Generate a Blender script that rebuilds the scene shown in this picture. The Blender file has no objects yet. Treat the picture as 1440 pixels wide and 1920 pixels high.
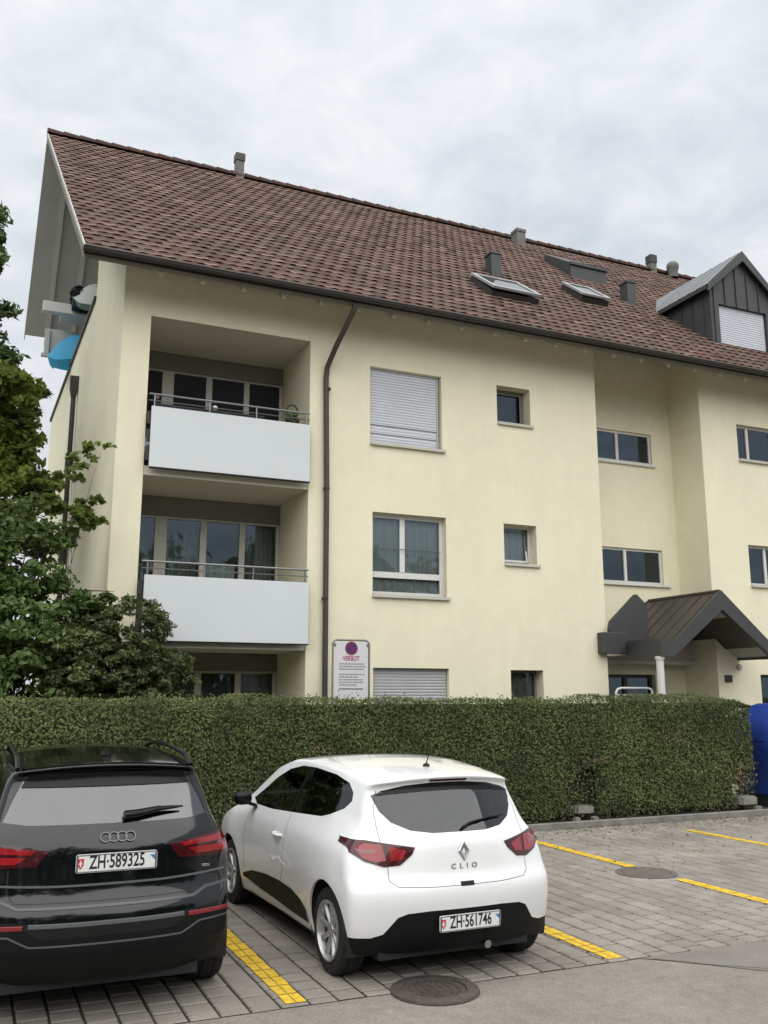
import bpy, bmesh, math, random
import numpy as np
from mathutils import Vector, Matrix
from mathutils.bvhtree import BVHTree
R = math.radians
random.seed(7); rng = np.random.default_rng(7)
S = bpy.context.scene
COL = S.collection

# ------------------------------------------------------------ camera, sky, sun
cam_d = bpy.data.cameras.new('camera'); cam = bpy.data.objects.new('camera', cam_d); COL.objects.link(cam)
cam.location = (0, 0, 2.0)
cam.rotation_euler = (R(90 + 11.305), 0, R(-23.746))
cam_d.sensor_fit = 'HORIZONTAL'; cam_d.sensor_width = 36; cam_d.lens = 36 * 1717.6 / 1440
cam_d.clip_end = 3000
S.camera = cam
W = bpy.data.worlds.new('World'); S.world = W; W.use_nodes = True
SUN_EL, SUN_AZ = 62.0, 195.0      # azimuth clockwise from +Y
def build_world():
    nt = W.node_tree; N = nt.nodes; L = nt.links; N.clear()
    out = N.new('ShaderNodeOutputWorld'); bg = N.new('ShaderNodeBackground')
    sky = N.new('ShaderNodeTexSky'); sky.sky_type = 'NISHITA'; sky.sun_disc = False
    sky.sun_elevation = R(SUN_EL); sky.sun_rotation = R(SUN_AZ)
    tc = N.new('ShaderNodeTexCoord'); sep = N.new('ShaderNodeSeparateXYZ'); L.new(tc.outputs['Generated'], sep.inputs[0])
    # project the view direction on a flat cloud layer
    mx = N.new('ShaderNodeMath'); mx.operation = 'MAXIMUM'; mx.inputs[1].default_value = .0; L.new(sep.outputs['Z'], mx.inputs[0])
    ad = N.new('ShaderNodeMath'); ad.operation = 'ADD'; ad.inputs[1].default_value = .22; L.new(mx.outputs[0], ad.inputs[0])
    dv = N.new('ShaderNodeVectorMath'); dv.operation = 'DIVIDE'; cb = N.new('ShaderNodeCombineXYZ')
    for k in range(3): L.new(ad.outputs[0], cb.inputs[k])
    L.new(tc.outputs['Generated'], dv.inputs[0]); L.new(cb.outputs[0], dv.inputs[1])
    n1 = N.new('ShaderNodeTexNoise'); n1.inputs['Scale'].default_value = 1.7; n1.inputs['Detail'].default_value = 7; n1.inputs['Roughness'].default_value = .52; n1.inputs['Distortion'].default_value = .35
    n2 = N.new('ShaderNodeTexNoise'); n2.inputs['Scale'].default_value = 9; n2.inputs['Detail'].default_value = 5; n2.inputs['Roughness'].default_value = .55; n2.inputs['Distortion'].default_value = .5
    L.new(dv.outputs[0], n1.inputs[0]); L.new(dv.outputs[0], n2.inputs[0])
    mixn = N.new('ShaderNodeMix'); mixn.data_type = 'FLOAT'; mixn.inputs[0].default_value = .5
    L.new(n1.outputs[0], mixn.inputs[2]); L.new(n2.outputs[0], mixn.inputs[3])
    cr = N.new('ShaderNodeValToRGB'); e = cr.color_ramp.elements
    e[0].position = .34; e[0].color = (.61, .66, .715, 1)
    e[1].position = .66; e[1].color = (.89, .905, .92, 1)
    m = e.new(.47); m.color = (.71, .755, .80, 1)
    L.new(mixn.outputs[0], cr.inputs[0])
    cl = N.new('ShaderNodeVectorMath'); cl.operation = 'SCALE'; cl.inputs['Scale'].default_value = CLOUD
    L.new(cr.outputs[0], cl.inputs[0])
    # overcast sky is brighter towards the zenith
    zg = N.new('ShaderNodeMapRange'); zg.inputs[1].default_value = .0; zg.inputs[2].default_value = 1.; zg.inputs[3].default_value = CLOUD * .98; zg.inputs[4].default_value = CLOUD * 1.35
    L.new(sep.outputs['Z'], zg.inputs[0]); L.new(zg.outputs[0], cl.inputs['Scale'])
    mix = N.new('ShaderNodeMix'); mix.data_type = 'RGBA'; mix.inputs[0].default_value = .93
    L.new(sky.outputs[0], mix.inputs[6]); L.new(cl.outputs[0], mix.inputs[7])
    L.new(mix.outputs[2], bg.inputs[0]); bg.inputs[1].default_value = .1
    L.new(bg.outputs[0], out.inputs[0])
CLOUD = 9.15
build_world()
sd = bpy.data.lights.new('sun', 'SUN'); sd.energy = 3.5; sd.angle = R(100); sd.color = (1, .965, .90)
so = bpy.data.objects.new('sun', sd); COL.objects.link(so)
el, az = R(SUN_EL), R(SUN_AZ)
sdir = Vector((math.sin(az) * math.cos(el), math.cos(az) * math.cos(el), math.sin(el)))
so.rotation_euler = (-sdir).to_track_quat('-Z', 'Y').to_euler(); so.location = (5, -10, 30)
S.view_settings.view_transform = 'Standard'; S.view_settings.look = 'None'
S.cycles.caustics_reflective = False; S.cycles.caustics_refractive = False
S.view_settings.exposure = .06; S.view_settings.gamma = 1; S.view_settings.use_curve_mapping = False

# ------------------------------------------------------------ materials
def mat(name, col, rough=.6, metal=0., var=0., vscale=3., bump=0., bscale=40., coat=0., spec=.5, attr=None, attr_amt=.5, second=None, trans=0., detail=6, vdark=None, streak=0.):
    m = bpy.data.materials.new(name); m.use_nodes = True
    nt = m.node_tree; N = nt.nodes; L = nt.links; b = N['Principled BSDF']
    b.inputs['Base Color'].default_value = (*col, 1); b.inputs['Roughness'].default_value = rough
    b.inputs['Metallic'].default_value = metal; b.inputs['Coat Weight'].default_value = coat
    b.inputs['Coat Roughness'].default_value = .03; b.inputs['Specular IOR Level'].default_value = spec
    cur = None
    tc = N.new('ShaderNodeTexCoord')
    if var or second:
        n = N.new('ShaderNodeTexNoise'); n.inputs['Scale'].default_value = vscale; n.inputs['Detail'].default_value = detail; n.inputs['Roughness'].default_value = .6
        if streak:
            mp = N.new('ShaderNodeMapping'); mp.inputs['Scale'].default_value = (1, 1, streak); L.new(tc.outputs['Object'], mp.inputs[0]); L.new(mp.outputs[0], n.inputs[0])
        else: L.new(tc.outputs['Object'], n.inputs[0])
        mr = N.new('ShaderNodeMapRange'); mr.inputs[1].default_value = .3; mr.inputs[2].default_value = .7; L.new(n.outputs[0], mr.inputs[0])
        mx = N.new('ShaderNodeMix'); mx.data_type = 'RGBA'; L.new(mr.outputs[0], mx.inputs[0])
        c2 = second or tuple(min(1, c * (1 + var)) for c in col); c1 = tuple(c * (1 - var) for c in col)
        mx.inputs[6].default_value = (*c1, 1); mx.inputs[7].default_value = (*c2, 1); cur = mx.outputs[2]
    if attr:
        a = N.new('ShaderNodeAttribute'); a.attribute_name = attr
        mr = N.new('ShaderNodeMapRange'); mr.inputs[3].default_value = 1 - attr_amt; mr.inputs[4].default_value = 1 + attr_amt; L.new(a.outputs['Fac'], mr.inputs[0])
        v = N.new('ShaderNodeVectorMath'); v.operation = 'SCALE'
        if cur: L.new(cur, v.inputs[0])
        else: v.inputs[0].default_value = col
        L.new(mr.outputs[0], v.inputs['Scale']); cur = v.outputs[0]
    if cur: L.new(cur, b.inputs['Base Color'])
    if bump:
        n = N.new('ShaderNodeTexNoise'); n.inputs['Scale'].default_value = bscale; n.inputs['Detail'].default_value = 4; L.new(tc.outputs['Object'], n.inputs[0])
        bp = N.new('ShaderNodeBump'); bp.inputs['Strength'].default_value = bump; bp.inputs['Distance'].default_value = .02
        L.new(n.outputs[0], bp.inputs['Height']); L.new(bp.outputs[0], b.inputs['Normal'])
    if trans:
        t = N.new('ShaderNodeBsdfTranslucent'); ms = N.new('ShaderNodeMixShader'); ms.inputs[0].default_value = trans
        if cur: L.new(cur, t.inputs[0])
        else: t.inputs[0].default_value = (*col, 1)
        L.new(b.outputs[0], ms.inputs[1]); L.new(t.outputs[0], ms.inputs[2]); L.new(ms.outputs[0], N['Material Output'].inputs[0])
    return m
def glass_mat(name, tint=(.55, .6, .6), refl=.12, rough=.02, gcol=(.70, .85, 1)):
    m = bpy.data.materials.new(name); m.use_nodes = True
    nt = m.node_tree; N = nt.nodes; L = nt.links; N.remove(N['Principled BSDF'])
    t = N.new('ShaderNodeBsdfTransparent'); t.inputs[0].default_value = (*tint, 1)
    g = N.new('ShaderNodeBsdfGlossy'); g.inputs['Roughness'].default_value = rough; g.inputs[0].default_value = (*gcol, 1)
    f = N.new('ShaderNodeFresnel'); f.inputs[0].default_value = 1.5
    a = N.new('ShaderNodeMath'); a.operation = 'ADD'; a.inputs[1].default_value = refl; L.new(f.outputs[0], a.inputs[0])
    tc = N.new('ShaderNodeTexCoord'); nz = N.new('ShaderNodeTexNoise'); nz.inputs['Scale'].default_value = 1.1; nz.inputs['Detail'].default_value = 2
    bp = N.new('ShaderNodeBump'); bp.inputs['Strength'].default_value = .06; bp.inputs['Distance'].default_value = .05
    L.new(tc.outputs['Object'], nz.inputs[0]); L.new(nz.outputs[0], bp.inputs['Height']); L.new(bp.outputs[0], g.inputs['Normal'])
    x = N.new('ShaderNodeMixShader'); L.new(a.outputs[0], x.inputs[0]); L.new(t.outputs[0], x.inputs[1]); L.new(g.outputs[0], x.inputs[2])
    L.new(x.outputs[0], N['Material Output'].inputs[0]); return m

# ------------------------------------------------------------ object helpers
WLOC = {}
def tag(o, label=None, cat=None, group=None, kind=None):
    if label: o['label'] = label
    if cat: o['category'] = cat
    if group: o['group'] = group
    if kind: o['kind'] = kind
    return o
def thing(name, label, cat, loc=(0, 0, 0), rotz=0., group=None):
    o = bpy.data.objects.new(name, None); COL.objects.link(o); o.location = loc; o.rotation_euler = (0, 0, rotz)
    o.empty_display_size = .2; WLOC[o.name] = Vector(loc)
    return tag(o, label, cat, group)
def link(name, me, mats, parent=None):
    o = bpy.data.objects.new(name, me); COL.objects.link(o)
    for m in (mats if isinstance(mats, (list, tuple)) else [mats]): me.materials.append(m)
    if parent: o.parent = parent
    return o
class MB:
    def __init__(s): s.v = []; s.f = []; s.mi = []; s.t = []; s.m = 0; s.tint = .5
    def add(s, vs, fs):
        k = len(s.v); s.v += [tuple(p) for p in vs]; s.f += [tuple(i + k for i in f) for f in fs]
        s.mi += [s.m] * len(fs); s.t += [s.tint] * len(fs); return s
    def quad(s, a, b, c, d): return s.add([a, b, c, d], [(0, 1, 2, 3)])
    def box(s, x0, x1, y0, y1, z0, z1, b=0.):
        if b <= 0:
            return s.add([(x0, y0, z0), (x1, y0, z0), (x1, y1, z0), (x0, y1, z0), (x0, y0, z1), (x1, y0, z1), (x1, y1, z1), (x0, y1, z1)],
                  [(0, 3, 2, 1), (4, 5, 6, 7), (0, 1, 5, 4), (1, 2, 6, 5), (2, 3, 7, 6), (3, 0, 4, 7)])
        bm = bmesh.new(); bmesh.ops.create_cube(bm, size=1)
        for v in bm.verts: v.co = Vector(((x0 + x1) / 2 + v.co.x * (x1 - x0), (y0 + y1) / 2 + v.co.y * (y1 - y0), (z0 + z1) / 2 + v.co.z * (z1 - z0)))
        bmesh.ops.bevel(bm, geom=bm.edges[:], offset=b, segments=2, affect='EDGES', profile=.5)
        return s.addbm(bm)
    def addbm(s, bm):
        bm.verts.index_update(); s.add([v.co[:] for v in bm.verts], [[v.index for v in f.verts] for f in bm.faces]); bm.free(); return s
    def prism(s, poly, d):
        n = len(poly); d = Vector(d); P = [Vector(p) for p in poly]
        vs = P + [p + d for p in P]
        return s.add(vs, [tuple(range(n))[::-1], tuple(range(n, 2 * n))] + [(i, (i + 1) % n, n + (i + 1) % n, n + i) for i in range(n)])
    def tube(s, path, r, n=8, r2=None, cap=True):
        P = [Vector(p) for p in path]; vs = []; m = len(P); ref = None
        for i, p in enumerate(P):
            d = (P[min(i + 1, m - 1)] - P[max(i - 1, 0)]).normalized()
            if ref is None: ref = d.orthogonal().normalized()
            ref = (ref - d * ref.dot(d)).normalized(); q = d.cross(ref)
            rr = r if r2 is None else r + (r2 - r) * i / (m - 1)
            if isinstance(r, (list, tuple)): rr = r[i]
            for k in range(n):
                a = 2 * math.pi * k / n; vs.append(p + (ref * math.cos(a) + q * math.sin(a)) * rr)
        fs = [(i * n + k, i * n + (k + 1) % n, (i + 1) * n + (k + 1) % n, (i + 1) * n + k) for i in range(m - 1) for k in range(n)]
        if cap: fs += [tuple(range(n))[::-1], tuple(range((m - 1) * n, m * n))]
        return s.add(vs, fs)
    def lathe(s, prof, n=32, axis='z', c=(0, 0, 0), cap=False, sgn=1):
        vs = []; fs = []; m = len(prof)
        for i in range(n):
            a = 2 * math.pi * i / n; ca, sa = math.cos(a), math.sin(a)
            for r, h in prof:
                if axis == 'z': p = (r * ca, r * sa, h)
                elif axis == 'x': p = (h * sgn, r * ca, r * sa)
                else: p = (r * ca, h * sgn, r * sa)
                vs.append((p[0] + c[0], p[1] + c[1], p[2] + c[2]))
        for i in range(n):
            for j in range(m - 1):
                a, b = i * m + j, ((i + 1) % n) * m + j; fs.append((a, b, b + 1, a + 1))
        if cap: fs.append(tuple(i * m for i in range(n))); fs.append(tuple(i * m + m - 1 for i in range(n))[::-1])
        return s.add(vs, fs)
    def mesh(s, name, off=None):
        me = bpy.data.meshes.new(name); vs = s.v
        if off is not None: vs = [(v[0] - off[0], v[1] - off[1], v[2] - off[2]) for v in vs]
        me.from_pydata(vs, [], s.f); me.polygons.foreach_set('material_index', s.mi)
        at = me.attributes.new('tint', 'FLOAT', 'FACE'); at.data.foreach_set('value', s.t)
        bm = bmesh.new(); bm.from_mesh(me); bmesh.ops.recalc_face_normals(bm, faces=bm.faces[:]); bm.to_mesh(me); bm.free()
        return me
    def build(s, name, m, parent=None, smooth=None, world=True):
        off = None
        if parent is not None and world:
            off = WLOC.get(parent.name, Vector((0, 0, 0)))
        me = s.mesh(name, off)
        if smooth: 
            me.polygons.foreach_set('use_smooth', [True] * len(me.polygons)); me.set_sharp_from_angle(angle=R(smooth))
        o = link(name, me, m, parent)
        if parent is not None and world: WLOC[o.name] = off
        return o
def rot2(x, y, a): return x * math.cos(a) - y * math.sin(a), x * math.sin(a) + y * math.cos(a)
def text_mesh(body, size, xscale=1., depth=.001, align='CENTER', bold=0., gap=1.):
    c = bpy.data.curves.new('lettering', 'FONT'); c.body = body; c.size = size; c.align_x = align; c.align_y = 'CENTER'; c.extrude = depth; c.offset = bold; c.space_character = gap
    o = bpy.data.objects.new('lettering_tmp', c); COL.objects.link(o)
    dg = bpy.context.evaluated_depsgraph_get(); me = bpy.data.meshes.new_from_object(o.evaluated_get(dg))
    bpy.data.objects.remove(o); bpy.data.curves.remove(c)
    me.transform(Matrix.Diagonal((xscale, 1, 1, 1))); me.name = 'lettering'
    return me
def place_text(me, m, parent, loc, xdir, updir, name='lettering'):
    X = Vector(xdir).normalized(); U = Vector(updir).normalized(); Z = X.cross(U)
    M = Matrix((X, U, Z)).transposed().to_4x4(); M.translation = Vector(loc)
    me.transform(M); me.materials.clear(); return link(name, me, m, parent)
# ------------------------------------------------------------ cars
def interp(tab, x):
    """smooth monotone table lookup"""
    if x <= tab[0][0]: return tab[0][1]
    for (x0, y0), (x1, y1) in zip(tab, tab[1:]):
        if x <= x1:
            return y0 + (y1 - y0) * (x - x0) / (x1 - x0)
    return tab[-1][1]
def resample(pts, n, w=None):
    P = [Vector(p) for p in pts]; L = [0]
    for a, b in zip(P, P[1:]): L.append(L[-1] + (b - a).length)
    out = []
    for i in range(n + 1):
        t = L[-1] * i / n; k = 0
        while k < len(L) - 2 and L[k + 1] < t: k += 1
        u = (t - L[k]) / (L[k + 1] - L[k]); out.append(P[k].lerp(P[k + 1], u))
    for _ in range(2):
        out = [out[0]] + [(out[i - 1] + out[i] * 2 + out[i + 1]) / 4 for i in range(1, n)] + [out[-1]]
    return out
def car_shell(C):
    na, nb, nc = 44, 130, 52
    top = resample(C['top'], nb); bot = resample(C['bot'], nb); rear = resample(C['rear'], nc); front = resample(C['front'], nc)
    c00, c01, c10, c11 = bot[0], top[0], bot[-1], top[-1]
    wt = C['width']; pl = C['plan_low']; ph = C['plan_high']; belt = C['belt']
    def pos(ia, ib, ic):
        a = -1 + 2 * ia / na; b = ib / nb; c = ic / nc
        q = bot[ib] * (1 - c) + top[ib] * c + rear[ic] * (1 - b) + front[ic] * b - (c00 * (1 - b) * (1 - c) + c01 * (1 - b) * c + c10 * b * (1 - c) + c11 * b * c)
        v, z = q.x, q.y; A = abs(a)
        z -= interp(C['crown'], v) * c ** 3 * A ** 2.2
        v += interp(C['bulge'], z) * (1 - b) ** 5 * A ** C['bulge_pow'] - .30 * b ** 6 * A ** 2.4
        k = min(1, max(0, (z - belt + .10) / .25)); k = k * k * (3 - 2 * k)
        w = interp(wt, z) * (interp(pl, v) * (1 - k) + interp(ph, v) * k)
        for (wv, wz, wr, amt) in C['flare']:
            d = math.hypot(v - wv, z - wz); w += amt * math.exp(-((d - wr) / .10) ** 2) if d > wr else amt
        return Vector((a * w, v, z))
    idx = {}; V = []
    def vid(ia, ib, ic):
        k = (ia, ib, ic)
        if k not in idx: idx[k] = len(V); V.append(pos(*k))
        return idx[k]
    F = []
    for ib in range(nb):
        for ic in range(nc):
            F.append((vid(0, ib, ic), vid(0, ib, ic + 1), vid(0, ib + 1, ic + 1), vid(0, ib + 1, ic)))
            F.append((vid(na, ib, ic), vid(na, ib + 1, ic), vid(na, ib + 1, ic + 1), vid(na, ib, ic + 1)))
    for ia in range(na):
        for ib in range(nb):
            F.append((vid(ia, ib, nc), vid(ia + 1, ib, nc), vid(ia + 1, ib + 1, nc), vid(ia, ib + 1, nc)))
            F.append((vid(ia, ib, 0), vid(ia, ib + 1, 0), vid(ia + 1, ib + 1, 0), vid(ia + 1, ib, 0)))
        for ic in range(nc):
            F.append((vid(ia, 0, ic), vid(ia + 1, 0, ic), vid(ia + 1, 0, ic + 1), vid(ia, 0, ic + 1)))
            F.append((vid(ia, nb, ic), vid(ia, nb, ic + 1), vid(ia + 1, nb, ic + 1), vid(ia + 1, nb, ic)))
    bm = bmesh.new(); vv = [bm.verts.new(p) for p in V]
    for f in F: bm.faces.new([vv[i] for i in f])
    bmesh.ops.recalc_face_normals(bm, faces=bm.faces[:])
    for _ in range(C.get('smooth', 7)):
        bmesh.ops.smooth_vert(bm, verts=bm.verts[:], factor=.5, use_axis_x=True, use_axis_y=True, use_axis_z=True)
    return bm
def inside(p, poly):
    r = False; n = len(poly)
    for i in range(n):
        (x0, y0), (x1, y1) = poly[i], poly[i - 1]
        if (y0 > p[1]) != (y1 > p[1]) and p[0] < (x1 - x0) * (p[1] - y0) / (y1 - y0) + x0: r = not r
    return r
def cut(bm, poly, ax, cond, lay, val):
    """cut polygon outline (in the two axes other than ax) into the shell and mark what lies inside"""
    i, j = [k for k in range(3) if k != ax]
    lo = [min(p[k] for p in poly) - .04 for k in (0, 1)]; hi = [max(p[k] for p in poly) + .04 for k in (0, 1)]
    n = len(poly)
    for k in range(n):
        a, b = poly[k - 1], poly[k]; e = (b[0] - a[0], b[1] - a[1]); L = math.hypot(*e)
        if L < 1e-5: continue
        fs = []
        for f in bm.faces:
            c = f.calc_center_median(); p = (c[i], c[j])
            if lo[0] < p[0] < hi[0] and lo[1] < p[1] < hi[1] and cond(c, f.normal):
                t = ((p[0] - a[0]) * e[0] + (p[1] - a[1]) * e[1]) / L / L; d = abs((p[0] - a[0]) * e[1] - (p[1] - a[1]) * e[0]) / L
                if -.2 - .05 / L < t < 1.2 + .05 / L and d < .07: fs.append(f)
        if not fs: continue
        co = [0, 0, 0]; co[i], co[j] = a; no = [0, 0, 0]; no[i], no[j] = e[1] / L, -e[0] / L
        ge = list({x for f in fs for x in list(f.edges) + list(f.verts)}) + fs
        bmesh.ops.bisect_plane(bm, geom=ge, plane_co=co, plane_no=no, dist=1e-4)
    for f in bm.faces:
        c = f.calc_center_median()
        if lo[0] < c[i] < hi[0] and lo[1] < c[j] < hi[1] and cond(c, f.normal) and inside((c[i], c[j]), poly): f[lay] = val
def extract(bm, vals, lay, name, m, parent, off=0., rim=0., keep=None):
    fs = [f for f in bm.faces if f[lay] in vals and (keep is None or keep(f.calc_center_median()))]
    if not fs: return None
    fset = set(fs); idx = {}; V = []; Nn = []
    def vid(v):
        if v not in idx: idx[v] = len(V); V.append(v.co + v.normal * off); Nn.append(v.normal.copy())
        return idx[v]
    F = [tuple(vid(v) for v in f.verts) for f in fs]; nf = len(F)
    ln = [Nn[i] for f in F for i in f]
    if rim:
        inner = {}
        for f in fs:
            for e in f.edges:
                if sum(1 for g in e.link_faces if g in fset) == 1:
                    a, b = e.verts
                    for lp in f.loops:
                        if lp.edge == e: a, b = lp.vert, lp.link_loop_next.vert
                    ids = []
                    for v in (a, b):
                        if v not in inner: inner[v] = len(V); V.append(v.co + v.normal * (off - rim)); Nn.append(v.normal.copy())
                        ids.append(inner[v])
                    q = (vid(b), vid(a), ids[0], ids[1]); F.append(q)
                    nn = (V[q[1]] - V[q[0]]).cross(V[q[3]] - V[q[0]])
                    nn = nn.normalized() if nn.length > 1e-9 else Vector((0, 0, 1)); ln += [nn] * 4
    me = bpy.data.meshes.new(name); me.from_pydata(V, [], F); me.polygons.foreach_set('use_smooth', [True] * len(F))
    me.normals_split_custom_set([tuple(n) for n in ln])
    return link(name, me, m, parent)
def ribbon(bvh, pts, ax, sgn, width, lift, mb):
    """thin strip that follows the shell; pts in the two axes other than ax, cast along ax from side sgn"""
    i, j = [k for k in range(3) if k != ax]; P3 = []
    for a, b in zip(pts, pts[1:]):
        L = math.hypot(b[0] - a[0], b[1] - a[1]); n = max(1, int(L / .02))
        for k in range(n + (1 if b is pts[-1] else 0)):
            o = [0, 0, 0]; o[i] = a[0] + (b[0] - a[0]) * k / n; o[j] = a[1] + (b[1] - a[1]) * k / n; o[ax] = sgn * 6
            d = [0, 0, 0]; d[ax] = -sgn; h = bvh.ray_cast(Vector(o), Vector(d))
            if h[0] is not None: P3.append((h[0], h[1]))
    vs = []; fs = []
    for k, (p, n) in enumerate(P3):
        t = (P3[min(k + 1, len(P3) - 1)][0] - P3[max(k - 1, 0)][0]).normalized(); s = t.cross(n).normalized() * width / 2
        vs += [p + s - n * .002, p + s * .7 + n * lift, p - s * .7 + n * lift, p - s - n * .002]
        if k: b = 4 * k; fs += [(b - 4, b - 3, b + 1, b), (b - 3, b - 2, b + 2, b + 1), (b - 2, b - 1, b + 3, b + 2)]
    mb.add(vs, fs)
def make_wheel(parent, x, v, r, wd, m_tyre, m_rim, m_dark, side, spokes=9, hub_r=.205):
    s = side
    t = MB(); h = wd / 2
    prof = [(hub_r, -h * .8), (hub_r + .02, -h * .98), (r - .05, -h * 1.0), (r - .018, -h * .93), (r - .004, -h * .75), (r, -h * .4), (r - .006, -h * .39), (r - .006, -h * .34), (r, -h * .33), (r, h * .33), (r - .006, h * .34), (r - .006, h * .39), (r, h * .4), (r - .004, h * .75), (r - .018, h * .93), (r - .05, h), (hub_r + .02, h * .98), (hub_r, h * .8)]
    t.lathe(prof, 48, 'x', (x, v, r))
    w = t.build('wheel', m_tyre, parent, 35, world=False)
    t = MB(); o = x + s * h * .72
    t.lathe([(hub_r + .004, s * -h * 1.3), (hub_r + .006, s * .03), (hub_r - .008, s * .034), (hub_r - .02, s * .01), (hub_r - .022, s * -h * 1.2)], 48, 'x', (o, v, r))
    t.lathe([(0.001, s * .012), (.03, s * .012), (.045, s * .004), (.05, s * -.01)], 24, 'x', (o, v, r))
    for k in range(spokes):
        a = 2 * math.pi * k / spokes + .2; ca, sa = math.cos(a), math.sin(a)
        def pt(rr, ww, dx): return (o + s * dx, v + rr * ca - ww * sa, r + rr * sa + ww * ca)
        wi, wo = .020, .030
        sec = [(.035, wi, -.002), (.12, wi * .85, .006), (hub_r - .012, wo, .012)]
        vs = []
        for rr, ww, dx in sec: vs += [pt(rr, -ww, dx - .02), pt(rr, -ww * .6, dx), pt(rr, ww * .6, dx), pt(rr, ww, dx - .02)]
        fs = [(4 * q + c, 4 * q + c + 1, 4 * q + c + 5, 4 * q + c + 4) for q in range(2) for c in range(3)]
        t.add(vs, fs)
    t.build('rim', m_rim, w, 35, world=False)
    t = MB(); t.lathe([(.001, s * -.03), (hub_r - .01, s * -.03), (hub_r - .01, s * -.05)], 32, 'x', (o, v, r)); t.build('brake_drum', m_dark, w, 35, world=False)
    return w
def arch_liner(parent, v, z, r, x0, x1, m):
    t = MB(); n = 20; P = [(v + r * math.cos(math.pi * 1.22 * k / n - .34), z + r * math.sin(math.pi * 1.22 * k / n - .34)) for k in range(n + 1)]
    vs = [(x0, a, b) for a, b in P] + [(x1, a, b) for a, b in P]
    t.add(vs, [(k, k + 1, n + 2 + k, n + 1 + k) for k in range(n)]); t.add([(x1, a, b) for a, b in P], [tuple(range(n + 1))])
    return t.build('wheel_arch', m, parent, 35, world=False)
def circ(v, z, r, n=40): return [(v + r * math.cos(2 * math.pi * k / n), z + r * math.sin(2 * math.pi * k / n)) for k in range(n)]

HATCH = dict(
    rear=[(-.50, .20), (-.565, .30), (-.60, .42), (-.625, .56), (-.625, .66), (-.58, .715), (-.565, .85), (-.545, .97), (-.48, 1.05), (-.40, 1.18), (-.325, 1.30), (-.30, 1.36), (-.36, 1.385), (-.375, 1.40)],
    top=[(-.375, 1.405), (-.2, 1.43), (.1, 1.455), (.6, 1.48), (1.0, 1.485), (1.4, 1.465), (1.75, 1.39), (2.5, 1.04), (2.65, .99), (3.05, .90), (3.3, .78), (3.42, .66)],
    front=[(3.36, .2), (3.45, .32), (3.46, .5), (3.40, .66)],
    bot=[(-.50, .20), (0, .18), (2.6, .18), (3.36, .2)],
    width=[(.15, .79), (.22, .81), (.35, .84), (.5, .858), (.65, .866), (.78, .860), (.90, .838), (.98, .80), (1.08, .755), (1.2, .71), (1.32, .665), (1.40, .63), (1.5, .61)],
    plan_low=[(-.65, .945), (-.4, .975), (-.1, 1.0), (.4, 1.0), (1.2, .985), (2.0, .99), (2.6, 1.0), (3.0, .96), (3.4, .86)],
    plan_high=[(-.65, .86), (-.3, .90), (.2, .97), (.8, 1.0), (1.6, 1.0), (2.3, .95), (3.4, .8)],
    crown=[(-.5, .05), (0, .05), (.6,.035), (1.4, .03), (2.4, .05), (3.4, .10)],
    bulge=[(.2, .16), (.6, .20), (.9, .26), (1.1, .16), (1.3, .12), (1.42, .10)], bulge_pow=2.6, belt=.95,
    flare=[(0, .32, .36, .012), (2.589, .32, .36, .012)], smooth=7)
SUV = dict(
    rear=[(-.66, .24), (-.78, .32), (-.85, .45), (-.875, .60), (-.87, .70), (-.80, .76), (-.785, .92), (-.775, 1.06), (-.73, 1.14), (-.60, 1.30), (-.50, 1.44), (-.47, 1.505), (-.56, 1.53), (-.58, 1.545)],
    top=[(-.58, 1.55), (-.4, 1.565), (0, 1.585), (.6, 1.61), (1.2, 1.605), (1.7, 1.53), (2.4, 1.12), (2.6, 1.06), (3.2, .98), (3.5, .85), (3.6, .72)],
    front=[(3.5, .24), (3.6, .4), (3.62, .6), (3.6, .72)],
    bot=[(-.66, .24), (0, .22), (2.7, .22), (3.5, .24)],
    width=[(.2, .82), (.3, .85), (.45, .885), (.7, .905), (.9, .90), (1.02, .88), (1.12, .84), (1.3, .77), (1.45, .71), (1.52, .66), (1.6, .62)],
    plan_low=[(-.9, .87), (-.6, .905), (-.2, .955), (.3, .99), (2.6, 1.0), (3.2, .95), (3.6, .85)],
    plan_high=[(-.9, .80), (-.4, .88), (.2, .97), (1.6, 1.0), (2.4, .95), (3.6, .8)],
    crown=[(-.6, .04), (0, .04), (1.2, .05), (2.4, .05), (3.6, .10)],
    bulge=[(.3, .22), (.7, .24), (1.0, .22), (1.1, .16), (1.3, .12), (1.55, .08)], bulge_pow=2.8, belt=1.08,
    flare=[(0, .36, .40, .012), (2.68, .36, .40, .012)], smooth=7)
HATCH_POSE = (3.36, 6.78, 0.0227); SUV_POSE = (.885, 7.10, 0.0)
M_white = mat('white_car_paint', (.80, .81, .82), .32, coat=1., var=.015, vscale=2.)
M_black = mat('black_car_paint', (.003, .004, .005), .09, spec=.55)
M_glass_r = glass_mat('rear_window_glass', (.40, .43, .43), .035, gcol=(.90, .92, .95)); M_glass_v = glass_mat('reflective_rear_glass', (.40, .43, .43), .09, rough=.05, gcol=(.92, .93, .96)); M_glass_s = glass_mat('side_window_glass', (.30, .34, .33), .0, gcol=(.85, .9, .92))  # second rear glass has a raised mirror share and is slightly rougher
M_skyl = mat('roof_window_glass', (.02, .024, .026), .03); M_skyl.node_tree.nodes['Principled BSDF'].inputs['IOR'].default_value = 1.9
M_lining = mat('grey_cabin_lining', (.055, .055, .055), .9); M_seat = mat('charcoal_seat_fabric', (.030, .030, .032), .9, bump=.2, bscale=200)
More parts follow.
